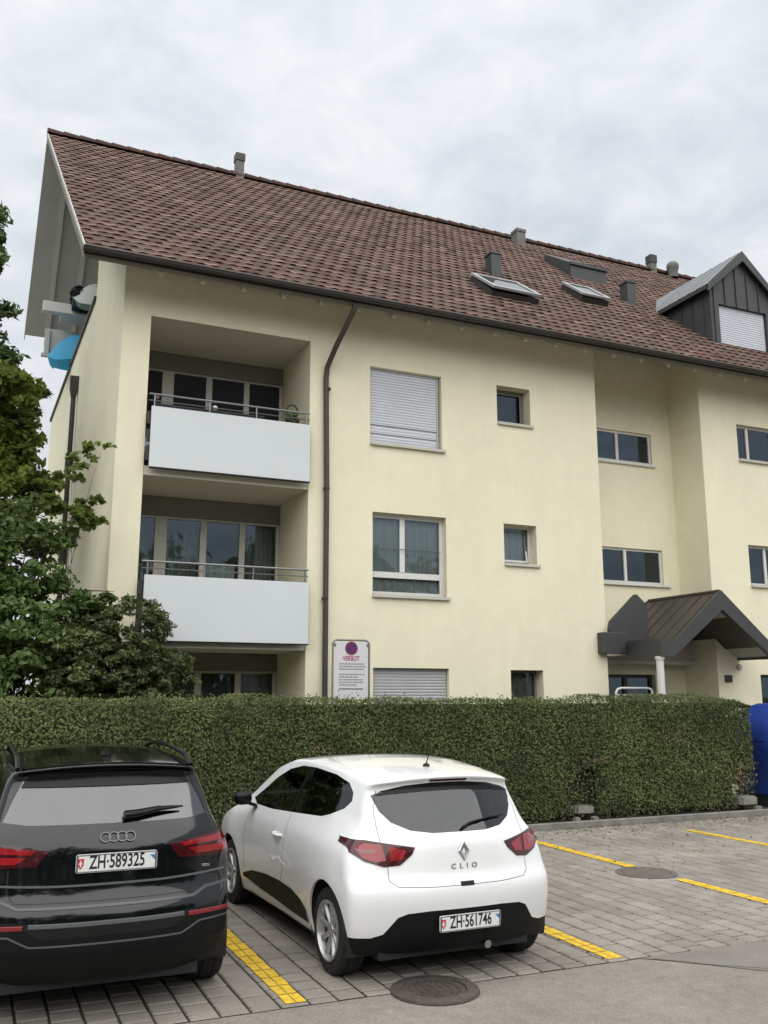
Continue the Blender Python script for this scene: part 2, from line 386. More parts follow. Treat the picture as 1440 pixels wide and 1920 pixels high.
def cabin(car, bm, lay, w, z0, seat_rows, zt):
    extract(bm, (0,), lay, 'cabin_lining', M_lining, car, -.035, keep=lambda c: c.z > z0)
    t = MB(); t.box(-w, w, -.42, 2.6, z0 - .12, z0 - .08); t.build('cabin_floor', M_lining, car, world=False)
    t = MB(); t.box(-w * .93, w * .93, -.36, seat_rows[0] - .10, z0 + .03, z0 + .05); t.build('parcel_shelf', M_lining, car, world=False)
    for k, v in enumerate(seat_rows):
        for s_ in (-1, 1):
            t = MB(); a, b = (.02, w * .92) if k == 0 else (.12, w * .85)
            x0, x1 = (a, b) if s_ > 0 else (-b, -a)
            t.box(x0, x1, v - .09, v + .07, z0 - .35, zt - .22, .04); t.box((x0 + x1) / 2 - .13, (x0 + x1) / 2 + .13, v - .05, v + .05, zt - .20, zt - .04, .035); t.tube([((x0 + x1) / 2 - .06, v, zt - .25), ((x0 + x1) / 2 - .06, v, zt - .1)], .008, 6); t.tube([((x0 + x1) / 2 + .06, v, zt - .25), ((x0 + x1) / 2 + .06, v, zt - .1)], .008, 6)
            t.build('seat', M_seat, car, 50, world=False)
M_plastic = mat('black_trim_plastic', (.0045, .0055, .006), .55, spec=.25, bump=.12, bscale=300)
M_gloss_blk = mat('gloss_black_trim', (.004, .004, .005), .3, spec=.25)
M_gap = mat('panel_gap', (.02, .02, .02), .8)
M_gap_w = mat('panel_seal', (.07, .075, .08), .7)
M_tyre = mat('tyre_rubber', (.012, .012, .013), .75, bump=.2, bscale=200)
M_rim = mat('silver_wheel_cover', (.42, .43, .44), .32, metal=.6)
M_drum = mat('dark_metal', (.015, .015, .016), .6)
M_red = mat('red_lamp_plastic', (.25, .008, .013), .12, coat=.6, var=.35, vscale=9.)
M_red_d = mat('dark_red_lamp_plastic', (.045, .004, .007), .10, coat=.2)
M_refl = mat('red_reflector', (.22, .02, .025), .25)
M_clear = mat('clear_lamp_glass', (.24, .07, .08), .15, coat=.5)
M_chrome = mat('chrome', (.45, .46, .48), .18, metal=1.)
M_satin = mat('satin_grey_trim', (.13, .14, .15), .35, metal=.4)
M_plate = mat('number_plate_white', (.74, .76, .76), .35)
M_ink = mat('black_lettering', (.012, .012, .014), .5)
M_flag_r = mat('red_shield', (.55, .03, .03), .5)
M_flag_b = mat('blue_shield', (.04, .20, .45), .5)
def plate(parent, c, w, h, text, tilt):
    """c: centre of the plate, facing -y"""
    U = Vector((0, math.sin(tilt), math.cos(tilt))); X = Vector((1, 0, 0)); Nn = X.cross(U)
    def P(x, z, d): return Vector(c) + X * x + U * z + Nn * d
    t = MB(); e = .004; r = .012; poly = []
    for sx, sz, a0 in ((1, 1, 0), (-1, 1, 90), (-1, -1, 180), (1, -1, 270)):
        for k in range(4):
            a = R(a0 + 30 * k); poly.append((sx * (w / 2 - r) + r * math.cos(a), sz * (h / 2 - r) + r * math.sin(a)))
    t.prism([P(x, z, -.006) for x, z in poly], Nn * .010)
    pl = t.build('number_plate', M_plate, parent, 30, world=False)
    t = MB()
    for (a, b) in ((0, 1),): 
        o = [(w / 2 - .003, h / 2 - .003), (-w / 2 + .003, h / 2 - .003), (-w / 2 + .003, -h / 2 + .003), (w / 2 - .003, -h / 2 + .003)]
        for k in range(4):
            p, q = o[k], o[(k + 1) % 4]; ip = (p[0] * (1 - .010 / abs(p[0])), p[1] * (1 - .005 / abs(p[1]))); iq = (q[0] * (1 - .010 / abs(q[0])), q[1] * (1 - .005 / abs(q[1])))
            t.quad(P(*p, .0062), P(*q, .0062), P(*iq, .0062), P(*ip, .0062))
    t.build('plate_rim', M_satin, pl, world=False)
    me = text_mesh(text, h * 1.02, .66, .0006, bold=.0018); place_text(me, M_ink, pl, P(.002, .002, .0048), X, U, 'lettering')
    for sx, m, nm in ((-1, M_flag_r, 'red_shield'), (1, M_flag_b, 'blue_shield')):
        cx = sx * (w / 2 - .028); t = MB(); hw = .019
        t.prism([P(cx + a, b, .004) for a, b in ((-hw, .030), (hw, .030), (hw, -.008), (0, -.034), (-hw, -.008))], Nn * .0012)
        t.build(nm, m, pl, world=False)
        t = MB()
        if sx < 0:
            t.prism([P(cx + a, b, .0052) for a, b in ((-.004, .02), (.004, .02), (.004, -.018), (-.004, -.018))], Nn * .0006)
            t.prism([P(cx + a, b, .0053) for a, b in ((-.012, .005), (.012, .005), (.012, -.003), (-.012, -.003))], Nn * .0006)
            t.build('white_cross', M_plate, pl, world=False)
        else:
            t.prism([P(cx + a, b, .0052) for a, b in ((-hw, .030), (hw, -.008), (0, -.034), (-hw, -.008))], Nn * .0006)
            t.build('white_half', M_plate, pl, world=False)
    return pl
def mirror_poly(p): return [(-x, z) for x, z in p][::-1]
def sym(p): return p + [(-x, z) for x, z in p[::-1]]
REAR = lambda c, n: c.y < .1 and n.y < -.15
LEFT = lambda c, n: c.x < -.35 and abs(n.x) > .25
RIGHT = lambda c, n: c.x > .35 and abs(n.x) > .25
SIDE = lambda c, n: abs(c.x) > .40 and abs(n.x) > .22
def hatchback():
    x, y, h = HATCH_POSE
    car = thing('hatchback', 'white hatchback with black lower bumper parked right of the black SUV', 'car', (x, y, 0), h)
    bm = car_shell(HATCH); lay = bm.faces.layers.int.new('part'); bvh = BVHTree.FromBMesh(bm)
    win = [(2.16, 1.035), (2.0, .995), (1.5, 1.0), (1.03, 1.025), (.38, 1.06), (.24, 1.09), (.05, 1.15), (-.03, 1.21), (-.01, 1.27), (.10, 1.335), (.36, 1.375), (.8, 1.40), (1.12, 1.395), (1.40, 1.35), (1.68, 1.25), (1.95, 1.125)]
    cut(bm, win, 0, SIDE, lay, 1)
    gl = sym([(.14, 1.352), (.35, 1.335), (.52, 1.298), (.595, 1.265), (.565, 1.16), (.50, 1.085), (.38, 1.032), (.22, 1.012)])
    cut(bm, gl, 1, REAR, lay, 2)
    lamp = [(-.80, .972), (-.70, .972), (-.375, .925), (-.40, .88), (-.49, .81), (-.60, .80), (-.72, .835), (-.80, .89)]
    LC = lambda c, n: c.y < -.05 and (n.y < -.05)
    cut(bm, lamp, 1, LC, lay, 3); cut(bm, mirror_poly(lamp), 1, LC, lay, 4)
    bl = sym([(.30, .505), (.46, .495), (.53, .47), (.62, .36), (.70, .335), (.95, .335), (.95, .05), (.3, .05)])
    cut(bm, bl, 1, lambda c, n: c.y < -.12 and (n.y < .2 or c.z < .3), lay, 5)
    # sill, dark door cladding
    cut(bm, [(.42, .27), (.44, .36), (.60, .42), (.80, .455), (1.1, .465), (1.5, .455), (1.9, .42), (2.16, .36), (2.16, .33), (1.7, .30), (.9, .27)], 0, SIDE, lay, 6)
    cut(bm, circ(0, .31, .350), 0, SIDE, lay, 9); cut(bm, circ(2.589, .31, .350), 0, SIDE, lay, 9)
    # windscreen
    ws = sym([(.3, 1.40), (.52, 1.37), (.68, 1.06), (.3, 1.05)])
    cut(bm, ws, 1, lambda c, n: c.y > 1.3 and n.y > .1, lay, 2)
    bm.normal_update()
    body = extract(bm, (0,), lay, 'body', M_white, car, 0, .018); cabin(car, bm, lay, .66, .90, (.50, 1.45), 1.30)
    extract(bm, (1,), lay, 'side_window', M_glass_s, car, -.004, keep=lambda c: c.x < 0)
    extract(bm, (1,), lay, 'side_window', M_glass_s, car, -.004, keep=lambda c: c.x > 0)
    rg = extract(bm, (2,), lay, 'rear_window', M_glass_r, car, -.003, keep=lambda c: c.y < 1)
    extract(bm, (2,), lay, 'windscreen', M_glass_s, car, -.003, keep=lambda c: c.y > 1)
    for v in (3, 4):
        lp = extract(bm, (v,), lay, 'tail_lamp', M_red_d, car, .006, .02)
        sx = -1 if v == 3 else 1
        bv = BVHTree.FromBMesh(bm)
        core = [(-.79, .955), (-.60, .945), (-.58, .84), (-.66, .83), (-.73, .86)]; core2 = [(-.555, .935), (-.44, .905), (-.47, .85), (-.555, .835)]
        for q, mm, nm in ((core, M_red, 'lamp_lens'), (core2, M_red, 'lamp_lens'), ([(-.76, .915), (-.64, .912), (-.645, .885), (-.74, .887)], M_clear, 'reversing_lens')):
            pp = [(a * -sx, b) for a, b in q]; mb = MB(); cx = sum(a for a, b in pp) / len(pp); cz = sum(b for a, b in pp) / len(pp)
            g = []; 
            for r in (1., .6, .25):
                row = []
                for i in range(len(pp)):
                    for u in (0, .33, .66):
                        a = pp[i][0] + (pp[(i + 1) % len(pp)][0] - pp[i][0]) * u; b = pp[i][1] + (pp[(i + 1) % len(pp)][1] - pp[i][1]) * u
                        a = cx + (a - cx) * r; b = cz + (b - cz) * r
                        hh = bv.ray_cast(Vector((a, -5, b)), Vector((0, 1, 0))); nn = hh[1] if hh[0] is not None else Vector((0, -1, 0))
                        p0 = hh[0] if hh[0] is not None else Vector((a, -.3, b)); row.append(p0 + nn * (.0085 if nm == 'lamp_lens' else .0105))
                g.append(row)
            n = len(g[0]); vs = g[0] + g[1] + g[2]; mb.add(vs, [(i, (i + 1) % n, n + (i + 1) % n, n + i) for i in range(n)] + [(n + i, n + (i + 1) % n, 2 * n + (i + 1) % n, 2 * n + i) for i in range(n)] + [tuple(range(2 * n, 3 * n))])
            mb.build(nm, mm, lp, 40, world=False)
    extract(bm, (5,), lay, 'lower_bumper', M_plastic, car, -.006)
    for s_ in (-1, 1): extract(bm, (6,), lay, 'door_cladding', M_plastic, car, .004, .01, keep=lambda c: c.x * s_ > 0)
    # black glass top band with the spoiler's shade painted in
    bv = BVHTree.FromBMesh(bm)
    def patch(fx0, fx1, ztop, zbot, nx, nz, name, m, parent, lift):
        mb = MB(); vs = []
        for i in range(nx + 1):
            x = fx0 + (fx1 - fx0) * i / nx
            for j in range(nz + 1):
                z = zbot(x) + (ztop(x) - zbot(x)) * j / nz; hh = bv.ray_cast(Vector((x, -5, z)), Vector((0, 1, 0)))
                vs.append(hh[0] + hh[1] * lift if hh[0] is not None else Vector((x, -.3, z)))
        mb.add(vs, [(i * (nz + 1) + j, (i + 1) * (nz + 1) + j, (i + 1) * (nz + 1) + j + 1, i * (nz + 1) + j + 1) for i in range(nx) for j in range(nz)])
        return mb.build(name, m, parent, 60, world=False)
    patch(-.56, .56, lambda x: 1.352 - .25 * x * x, lambda x: 1.295 - .10 * x * x, 24, 3, 'spoiler_shade_band', M_gloss_blk, rg, .002)
    patch(-.16, .16, lambda x: 1.378, lambda x: 1.362, 8, 1, 'brake_light_strip', M_red_d, rg, .005)
    # wiper
    t = MB(); P = []
    for a, b in ((.02, 1.03), (.10, 1.06), (.28, 1.085), (.42, 1.09)):
        hh = bv.ray_cast(Vector((a, -5, b)), Vector((0, 1, 0))); P.append(hh[0] + hh[1] * .018)
    t.tube(P, .011, 6, .005); t.build('rear_wiper', M_plastic, car, 40, world=False)
    # gaps
    t = MB()
    ribbon(bvh, [(-.555, 1.30), (-.60, 1.16), (-.605, 1.00), (-.60, .94)], 1, -1, .006, .0009, t); ribbon(bvh, [(.555, 1.30), (.60, 1.16), (.605, 1.00), (.60, .94)], 1, -1, .006, .0009, t)
    ribbon(bvh, [(-.575, .80), (-.575, .71), (-.52, .672), (-.3, .662), (.3, .662), (.52, .672), (.575, .71), (.575, .80)], 1, -1, .006, .0009, t)
    t.build('tailgate_seam', M_gap_w, car, world=False)
    t = MB(); patch(-.055, .055, lambda x: .685, lambda x: .655, 4, 2, 'tailgate_handle', M_gloss_blk, car, .003)
    for s_ in (-1, 1):
        for q in ([(1.0, 1.02), (1.0, .80), (1.02, .55), (1.10, .44)], [(2.06, .99), (2.12, .75), (2.13, .42)]):
            t = MB(); ribbon(bvh, q, 0, s_, .006, .0009, t); t.build('door_seam', M_gap_w, car, world=False)
        t = MB(); ribbon(bvh, [(1.02, 1.03), (.98, 1.20), (.90, 1.395)], 0, s_, .055, .003, t); t.build('window_pillar', M_gloss_blk, car, world=False)
        # arch liner and wheels
        for v in (0, 2.589):
            arch_liner(car, v, .31, .352, s_ * .835, s_ * .50, M_drum); make_wheel(car, s_ * .745, v, .305, .195, M_tyre, M_rim, M_drum, s_, 9)
        # mirror
        t = MB()
        bb = bmesh.new(); bmesh.ops.create_icosphere(bb, subdivisions=3, radius=1)
        for v in bb.verts:
            c = v.co; c.x = math.copysign(abs(c.x) ** .7, c.x); c.z = math.copysign(abs(c.z) ** .75, c.z); c.y = math.copysign(abs(c.y) ** .8, c.y)
            v.co = Vector((s_ * (.925 + c.x * .085), 1.96 + c.y * .055, 1.055 + c.z * .062))
        t.addbm(bb); t.prism([(s_ * .79, 1.92, .965), (s_ * .79, 2.03, .965), (s_ * .80, 2.03, 1.0), (s_ * .80, 1.92, 1.0)], (s_ * .1, 0, .035))
        t.build('wing_mirror', M_gloss_blk, car, 50, world=False)
        t = MB(); hh = bvh.ray_cast(Vector((s_ * 5, 1.17, .83)), Vector((-s_, 0, 0))); p = hh[0]
        t.tube([p + Vector((s_ * .0, .10, 0)), p + Vector((s_ * .032, .07, 0)), p + Vector((s_ * .038, 0, 0)), p + Vector((s_ * .03, -.07, 0)), p + Vector((0, -.10, 0))], .013, 8)
        t.build('door_handle', M_white, car, 50, world=False)
    # diamond emblem
    t = MB(); hh = bv.ray_cast(Vector((0, -5, .885)), Vector((0, 1, 0))); p = hh[0]; n = hh[1]; U = Vector((0, .07, 1)).normalized(); o = p + n * .004
    def dm(r, w, d): return [o + U * r + n * d, o + Vector((w, 0, 0)) + n * d, o - U * r + n * d, o - Vector((w, 0, 0)) + n * d]
    A, B_, C_ = dm(.075, .048, 0), dm(.062, .040, .009), dm(.030, .017, .002)
    t.add(A + B_ + C_, [(i, (i + 1) % 4, 4 + (i + 1) % 4, 4 + i) for i in range(4)] + [(4 + i, 4 + (i + 1) % 4, 8 + (i + 1) % 4, 8 + i) for i in range(4)])
    t.build('diamond_emblem', M_chrome, car, world=False)
    hh = bv.ray_cast(Vector((0, -5, .785)), Vector((0, 1, 0))); me = text_mesh('CLIO', .050, 1.15, .002, bold=.0006, gap=2.0)
    place_text(me, mat('satin_lettering', (.42, .43, .45), .3, metal=.7), car, hh[0] + Vector((-.005, -.003, 0)), (1, 0, 0), (0, .05, 1), 'model_lettering')
    plate(car, (.012, -.622, .415), .50, .11, 'ZH·561746', -.03)
    # antenna, exhaust, underbody
    hh = bvh.ray_cast(Vector((0, .02, 3)), Vector((0, 0, -1))); p = hh[0]
    t = MB(); t.lathe([(.03, 0), (.026, .012), (.012, .022), (.001, .024)], 16, 'z', p); t.tube([p + Vector((0, 0, .015)), p + Vector((0, -.05, .10))], .006, 6, .004); t.build('antenna', M_plastic, car, 40, world=False)
    t = MB(); t.tube([(.20, -.35, .235), (.20, -.545, .225)], .028, 16); t.build('exhaust_pipe', M_chrome, car, 40, world=False)
    t = MB(); t.box(-.62, .62, -.42, 3.1, .17, .23); t.box(-.74, .74, -.05, .05, .25, .32); t.build('underbody', M_drum, car, world=False)
    bm.free(); return car
def suv():
    x, y, h = SUV_POSE
    car = thing('suv', 'glossy black compact SUV at the left edge with roof rails and red tail lamps', 'car', (x, y, 0), h)
    bm = car_shell(SUV); lay = bm.faces.layers.int.new('part'); bvh = BVHTree.FromBMesh(bm)
    gl = sym([(.50, 1.497), (.545, 1.44), (.60, 1.33), (.655, 1.205), (.5, 1.188)]); cut(bm, gl, 1, REAR, lay, 2)
    LC = lambda c, n: c.y < -.30 and (n.y < -.05 or c.y < -.45)
    lamp = [(.37, 1.045), (.69, 1.088), (1.0, 1.10), (1.0, .935), (.62, .945), (.44, .955)]
    cut(bm, lamp, 1, LC, lay, 3); cut(bm, mirror_poly(lamp), 1, LC, lay, 4)
    cut(bm, sym([(.40, .545), (.50, .60), (1.0, .60), (1.0, .05), (.3, .05)]), 1, lambda c, n: c.y < -.2, lay, 5)
    cut(bm, [(2.3, 1.12), (-.2, 1.17), (-.42, 1.24), (-.25, 1.40), (.1, 1.50), (1.0, 1.53), (1.5, 1.48), (1.9, 1.33)], 0, SIDE, lay, 1)
    cut(bm, circ(0, .36, .405), 0, SIDE, lay, 9); cut(bm, circ(2.68, .36, .405), 0, SIDE, lay, 9)
    bm.normal_update(); bv = BVHTree.FromBMesh(bm)
    extract(bm, (0,), lay, 'body', M_black, car, 0, .02); cabin(car, bm, lay, .70, 1.05, (.35, 1.35), 1.46)
    for s_ in (-1, 1): extract(bm, (1,), lay, 'side_window', M_glass_s, car, -.004, keep=lambda c: c.x * s_ > 0)
    rg = extract(bm, (2,), lay, 'rear_window', M_glass_v, car, -.003)
    def patch(pp, nx, nz, name, m, parent, lift):
        """pp: four corners (x,z) tl,tr,br,bl"""
        mb = MB(); vs = []
        for i in range(nx + 1):
            u = i / nx
            for j in range(nz + 1):
                w = j / nz; a = [(pp[0][k] * (1 - u) + pp[1][k] * u) * (1 - w) + (pp[3][k] * (1 - u) + pp[2][k] * u) * w for k in (0, 1)]
                hh = bv.ray_cast(Vector((a[0], -5, a[1])), Vector((0, 1, 0))); vs.append(hh[0] + hh[1] * lift if hh[0] is not None else Vector((a[0], -.4, a[1])))
        mb.add(vs, [(i * (nz + 1) + j, (i + 1) * (nz + 1) + j, (i + 1) * (nz + 1) + j + 1, i * (nz + 1) + j + 1) for i in range(nx) for j in range(nz)])
        return mb.build(name, m, parent, 60, world=False)
    patch([(-.50, 1.495), (.50, 1.495), (.55, 1.405), (-.55, 1.405)], 24, 3, 'spoiler_shade_band', M_gloss_blk, rg, .003)  # spoiler's shadow on the glass put in as a black patch
    for v in (3, 4):
        s_ = 1 if v == 3 else -1
        lp = extract(bm, (v,), lay, 'tail_lamp', M_red_d, car, .008, .02)
        patch([(s_ * .45, 1.045), (s_ * .845, 1.083), (s_ * .85, 1.035), (s_ * .47, 1.022)], 12, 2, 'lamp_lens', M_red, lp, .0105)
        patch([(s_ * .50, 1.008), (s_ * .85, 1.012), (s_ * .85, .965), (s_ * .56, .968)], 12, 2, 'lamp_lens', M_red, lp, .0105)
        patch([(s_ * .72, 1.025), (s_ * .86, 1.032), (s_ * .86, 1.018), (s_ * .70, 1.016)], 4, 1, 'reversing_lens', M_clear, lp, .012)
        t = MB(); ribbon(bvh, [(s_ * .50, .615), (s_ * .80, .605)], 1, -1, .030, .006, t); t.build('reflector', M_refl, car, world=False)
        t = MB(); P = []
        for k in range(13):
            yy = -.36 + 2.1 * k / 12; hh = bvh.ray_cast(Vector((s_ * .575, yy, 3)), Vector((0, 0, -1))); P.append(hh[0] + Vector((0, 0, .045 if 0 < k < 12 else .0)))
        t.tube(P, .017, 8)
        t.build('roof_rail', M_gloss_blk, car, 60, world=False)
        for w in (0, 2.68):
            arch_liner(car, w, .36, .407, s_ * .865, s_ * .52, M_drum); make_wheel(car, s_ * (.765 if w == 0 else .79), w, .355, .235, M_tyre, M_rim, M_drum, s_, 10, .24)
        t = MB(); bb = bmesh.new(); bmesh.ops.create_icosphere(bb, subdivisions=3, radius=1)
        for q in bb.verts: c = q.co; q.co = Vector((s_ * (1.0 + c.x * .10), 2.05 + c.y * .07, 1.14 + c.z * .075))
        t.addbm(bb); t.box(min(s_ * .86, s_ * .96), max(s_ * .86, s_ * .96), 2.02, 2.1, 1.06, 1.12); t.build('wing_mirror', M_black, car, 50, world=False)
    extract(bm, (5,), lay, 'lower_bumper', M_plastic, car, .004, .02)
    t = MB(); ribbon(bvh, [(-.78, .845), (-.33, .835), (.33, .835), (.78, .845)], 1, -1, .016, .004, t); t.build('tailgate_glint', M_satin, car, 40, world=False)  # satin strips put in for reflections along body creases and trim
    t = MB(); ribbon(bvh, [(-.47, .622), (.47, .622)], 1, -1, .030, .006, t); t.build('bumper_trim_strip', M_satin, car, 40, world=False)
    t = MB(); ribbon(bvh, [(-.86, .560), (-.58, .562), (-.46, .505), (.46, .505), (.58, .562), (.86, .560)], 1, -1, .014, .007, t); t.build('bumper_trim_strip', M_satin, car, 40, world=False)
    t = MB(); ribbon(bvh, [(-.86, .44), (-.45, .445), (.45, .445), (.86, .44)], 1, -1, .02, .008, t); t.build('bumper_trim_strip', M_gloss_blk, car, 40, world=False)
    t = MB(); ribbon(bvh, [(-.85, .765), (-.63, .755), (-.54, .718), (.54, .718), (.63, .755), (.85, .765)], 1, -1, .026, .004, t); t.build('bumper_sky_glint', mat('satin_sky_glint', (.07, .075, .082), .3, metal=.3), car, 40, world=False)  # painted stand-in for the sky reflection along the bumper ledge
    # tailgate recess round the plate: a seam along each side
    t = MB(); ribbon(bvh, [(-.60, .94), (-.60, .80), (-.56, .745), (.56, .745), (.60, .80), (.60, .94)], 1, -1, .007, .001, t); t.build('tailgate_seam', M_gap, car, world=False)
    t = MB(); P = []
    for a, b in ((.08, 1.215), (.17, 1.222), (.30, 1.24), (.47, 1.245)):
        hh = bv.ray_cast(Vector((a, -5, b)), Vector((0, 1, 0))); P.append(hh[0] + hh[1] * .03)
    t.tube(P, [.026, .024, .018, .006], 8); t.build('rear_wiper', M_gloss_blk, car, 40, world=False)
    t = MB(); hh = bv.ray_cast(Vector((0, -5, 1.105)), Vector((0, 1, 0))); p = hh[0]; nn = hh[1]; U = (Vector((0, 0, 1)) - nn * nn.z).normalized()
    for k in range(4):
        c = p + nn * .006 + Vector((.04 + (k - 1.5) * .052, 0, 0)); vs = []
        for i in range(24):
            a = 2 * math.pi * i / 24; d = Vector((math.cos(a), 0, 0)) + U * math.sin(a)
            for rr, hh_ in ((.036, 0), (.034, .006), (.028, .006), (.026, 0)): vs.append(c + d * rr + nn * hh_)
        t.add(vs, [(i * 4 + j, ((i + 1) % 24) * 4 + j, ((i + 1) % 24) * 4 + j + 1, i * 4 + j + 1) for i in range(24) for j in range(3)])
    t.build('ring_emblem', M_satin, car, 40, world=False)
    hh = bv.ray_cast(Vector((.62, -5, .885)), Vector((0, 1, 0))); p = hh[0]; t = MB(); t.box(p.x - .04, p.x + .04, p.y - .006, p.y + .002, p.z - .008, p.z + .008, .002); t.build('badge', M_chrome, car, 40, world=False)
    plate(car, (.035, -.805, .965), .50, .11, 'ZH·589325', -.02)
    t = MB(); hh = bvh.ray_cast(Vector((.02, -.05, 3)), Vector((0, 0, -1))); p = hh[0]
    t.add([p + Vector(q) for q in ((-.03, -.08, 0), (.03, -.08, 0), (.02, .09, 0), (-.02, .09, 0), (-.004, -.07, .06), (.004, -.07, .06))], [(0, 1, 5, 4), (1, 2, 5), (0, 4, 3), (4, 5, 2, 3)]); t.build('antenna', M_gloss_blk, car, world=False)
    t = MB(); t.box(-.62, .62, -.6, 3.2, .2, .27); t.build('underbody', M_drum, car, world=False)
    bm.free(); return car
# ------------------------------------------------------------ ground, paving, road
M_ground = mat('garden_grass_soil', (.05, .065, .025), .95, var=.4, vscale=2., bump=.6, bscale=25)
M_asph = mat('asphalt', (.235, .213, .188), .9, var=.14, vscale=1.3, bump=.55, bscale=190, attr=None)
M_asph2 = mat('asphalt_patch', (.205, .188, .168), .9, var=.14, vscale=1.7, bump=.55, bscale=190)
def speckle(m, sc, amt):
    nt = m.node_tree; N = nt.nodes; L = nt.links; b = N['Principled BSDF']; src = b.inputs['Base Color'].links[0].from_socket
    tc = N.new('ShaderNodeTexCoord'); v = N.new('ShaderNodeTexNoise'); v.inputs['Scale'].default_value = sc; v.inputs['Detail'].default_value = 3; v.inputs['Roughness'].default_value = .8; L.new(tc.outputs['Object'], v.inputs[0])
    mr = N.new('ShaderNodeMapRange'); mr.inputs[1].default_value = .3; mr.inputs[2].default_value = .7; mr.inputs[3].default_value = 1 - amt; mr.inputs[4].default_value = 1 + amt; L.new(v.outputs[0], mr.inputs[0])
    s = N.new('ShaderNodeVectorMath'); s.operation = 'SCALE'; L.new(src, s.inputs[0]); L.new(mr.outputs[0], s.inputs['Scale']); L.new(s.outputs[0], b.inputs['Base Color'])
speckle(M_asph, 80, .34); speckle(M_asph2, 80, .32); speckle(M_asph, 9, .12)
M_paver = mat('concrete_pavers', (.240, .216, .190), .85, var=.24, vscale=.8, bump=.4, bscale=140, attr='tint', attr_amt=.17, detail=9); speckle(M_paver, 60, .18)
M_joint = mat('dirty_paver_joint', (.034, .029, .023), .95, var=.5, vscale=3., second=(.04, .042, .024))
M_yellow = mat('yellow_road_paint', (.64, .42, .030), .7, var=.12, vscale=5., bump=.3, bscale=60); speckle(M_yellow, 14, .22)
M_conc = mat('weathered_concrete', (.20, .19, .175), .85, var=.25, vscale=4., bump=.4, bscale=50)
M_soil = mat('planting_soil', (.040, .032, .022), .95, var=.4, vscale=9., bump=1., bscale=30)
t = MB(); t.quad((-1500, -1500, -.03), (1500, -1500, -.03), (1500, 1500, -.03), (-1500, 1500, -.03)); tag(t.build('ground', M_ground), kind='structure')
t = MB()
for i in range(30):
    for j in range(12): t.quad((-40 + 3 * i, -29.8 + 3 * j, -.006), (-37 + 3 * i, -29.8 + 3 * j, -.006), (-37 + 3 * i, -26.8 + 3 * j, -.006), (-40 + 3 * i, -26.8 + 3 * j, -.006))
tag(t.build('road', M_asph), kind='structure')
t = MB(); t.prism([(4.92, 6.20, -.002), (7.15, 3.9, -.002), (30, -3, -.002), (30, 6.2, -.002)], (0, 0, .001)); tag(t.build('asphalt_patch', M_asph2), kind='structure')
t = MB(); n = 26
for k in range(n):
    a = k / n; b = (k + 1) / n; w = .005
    x0, y0 = 4.90 + 5 * a, 6.19 - 4.4 * a + .02 * math.sin(9 * a * 6); x1, y1 = 4.90 + 5 * b, 6.19 - 4.4 * b + .02 * math.sin(9 * b * 6)
    t.quad((x0 - w, y0, .001), (x1 - w, y1, .001), (x1 + w, y1 + w, .001), (x0 + w, y0 + w, .001))
tag(t.build('road_seam', mat('bitumen_seam', (.10, .09, .078), .8)), kind='structure')
# pavers: real little blocks on a joint bed
YE, YK = 6.20, 12.22
t = MB(); t.quad((-40, YE, -.004), (40, YE, -.004), (40, YK, -.004), (-40, YK, -.004)); tag(t.build('paving_bed', M_joint), kind='structure')
MH = [(3.08, 6.13, .262, .215), (7.20, 8.93, .30, .27)]
MARKS = [(2.115, 6.24, 12.0), (4.70, 6.24, 12.0), (7.30, 6.90, 11.45), (10.02, 6.9, 11.4), (-.47, 6.24, 12.), (12.6, 6.9, 11.4)]
def in_line(x, y):
    for m, (X, a, b) in enumerate(MARKS):
        w = .075
        if abs(x - X) < w and a < y < b: return True
    return False
V = []; F = []; TT = []; PW, PL = .200, .200; g = .016; gy = .022; mi = []
nx0, nx1 = int(-9 / PW), int(21 / PW)
for i in range(nx0, nx1):
    off = (i % 2) * PL / 2 + rng.uniform(-.004, .004)
    for j in range(-1, int((YK - YE) / PL) + 1):
        y0 = YE + j * PL + off; y1 = y0 + PL
        if y1 < YE + .05 or y0 > YK - .05: continue
        y0 = max(y0, YE - gy / 2 + .002); y1 = min(y1, YK)
        x0 = i * PW; x1 = x0 + PW; cx, cy = (x0 + x1) / 2, (y0 + y1) / 2
        if any((cx - a) ** 2 + (cy - b) ** 2 < (r - .06) ** 2 for a, b, r, r2 in MH): continue
        h = rng.uniform(-.0015, .0015) + .006; tx, ty = rng.uniform(-.006, .006, 2); jx = rng.uniform(-.002, .002)
        c = .008; k = len(V)
        for (ax, ay, z) in ((x0 + g / 2, y0 + gy / 2, -.002), (x1 - g / 2, y0 + gy / 2, -.002), (x1 - g / 2, y1 - gy / 2, -.002), (x0 + g / 2, y1 - gy / 2, -.002)):
            V.append((ax + jx, ay, z))
        for (ax, ay) in ((x0 + g / 2 + c, y0 + gy / 2 + c), (x1 - g / 2 - c, y0 + gy / 2 + c), (x1 - g / 2 - c, y1 - gy / 2 - c), (x0 + g / 2 + c, y1 - gy / 2 - c)):
            V.append((ax + jx, ay, h + (ax - cx) * tx * 2 + (ay - cy) * ty * 2))
        F += [(k + 4, k + 5, k + 6, k + 7), (k, k + 1, k + 5, k + 4), (k + 1, k + 2, k + 6, k + 5), (k + 2, k + 3, k + 7, k + 6), (k + 3, k, k + 4, k + 7)]
        tv = float(np.clip(rng.normal(.5, .22), 0, 1)); TT += [tv] * 5
t = MB(); t.v = V; t.f = F; t.t = TT; t.mi = [0] * len(F); tag(t.build('paving', M_paver), kind='structure')
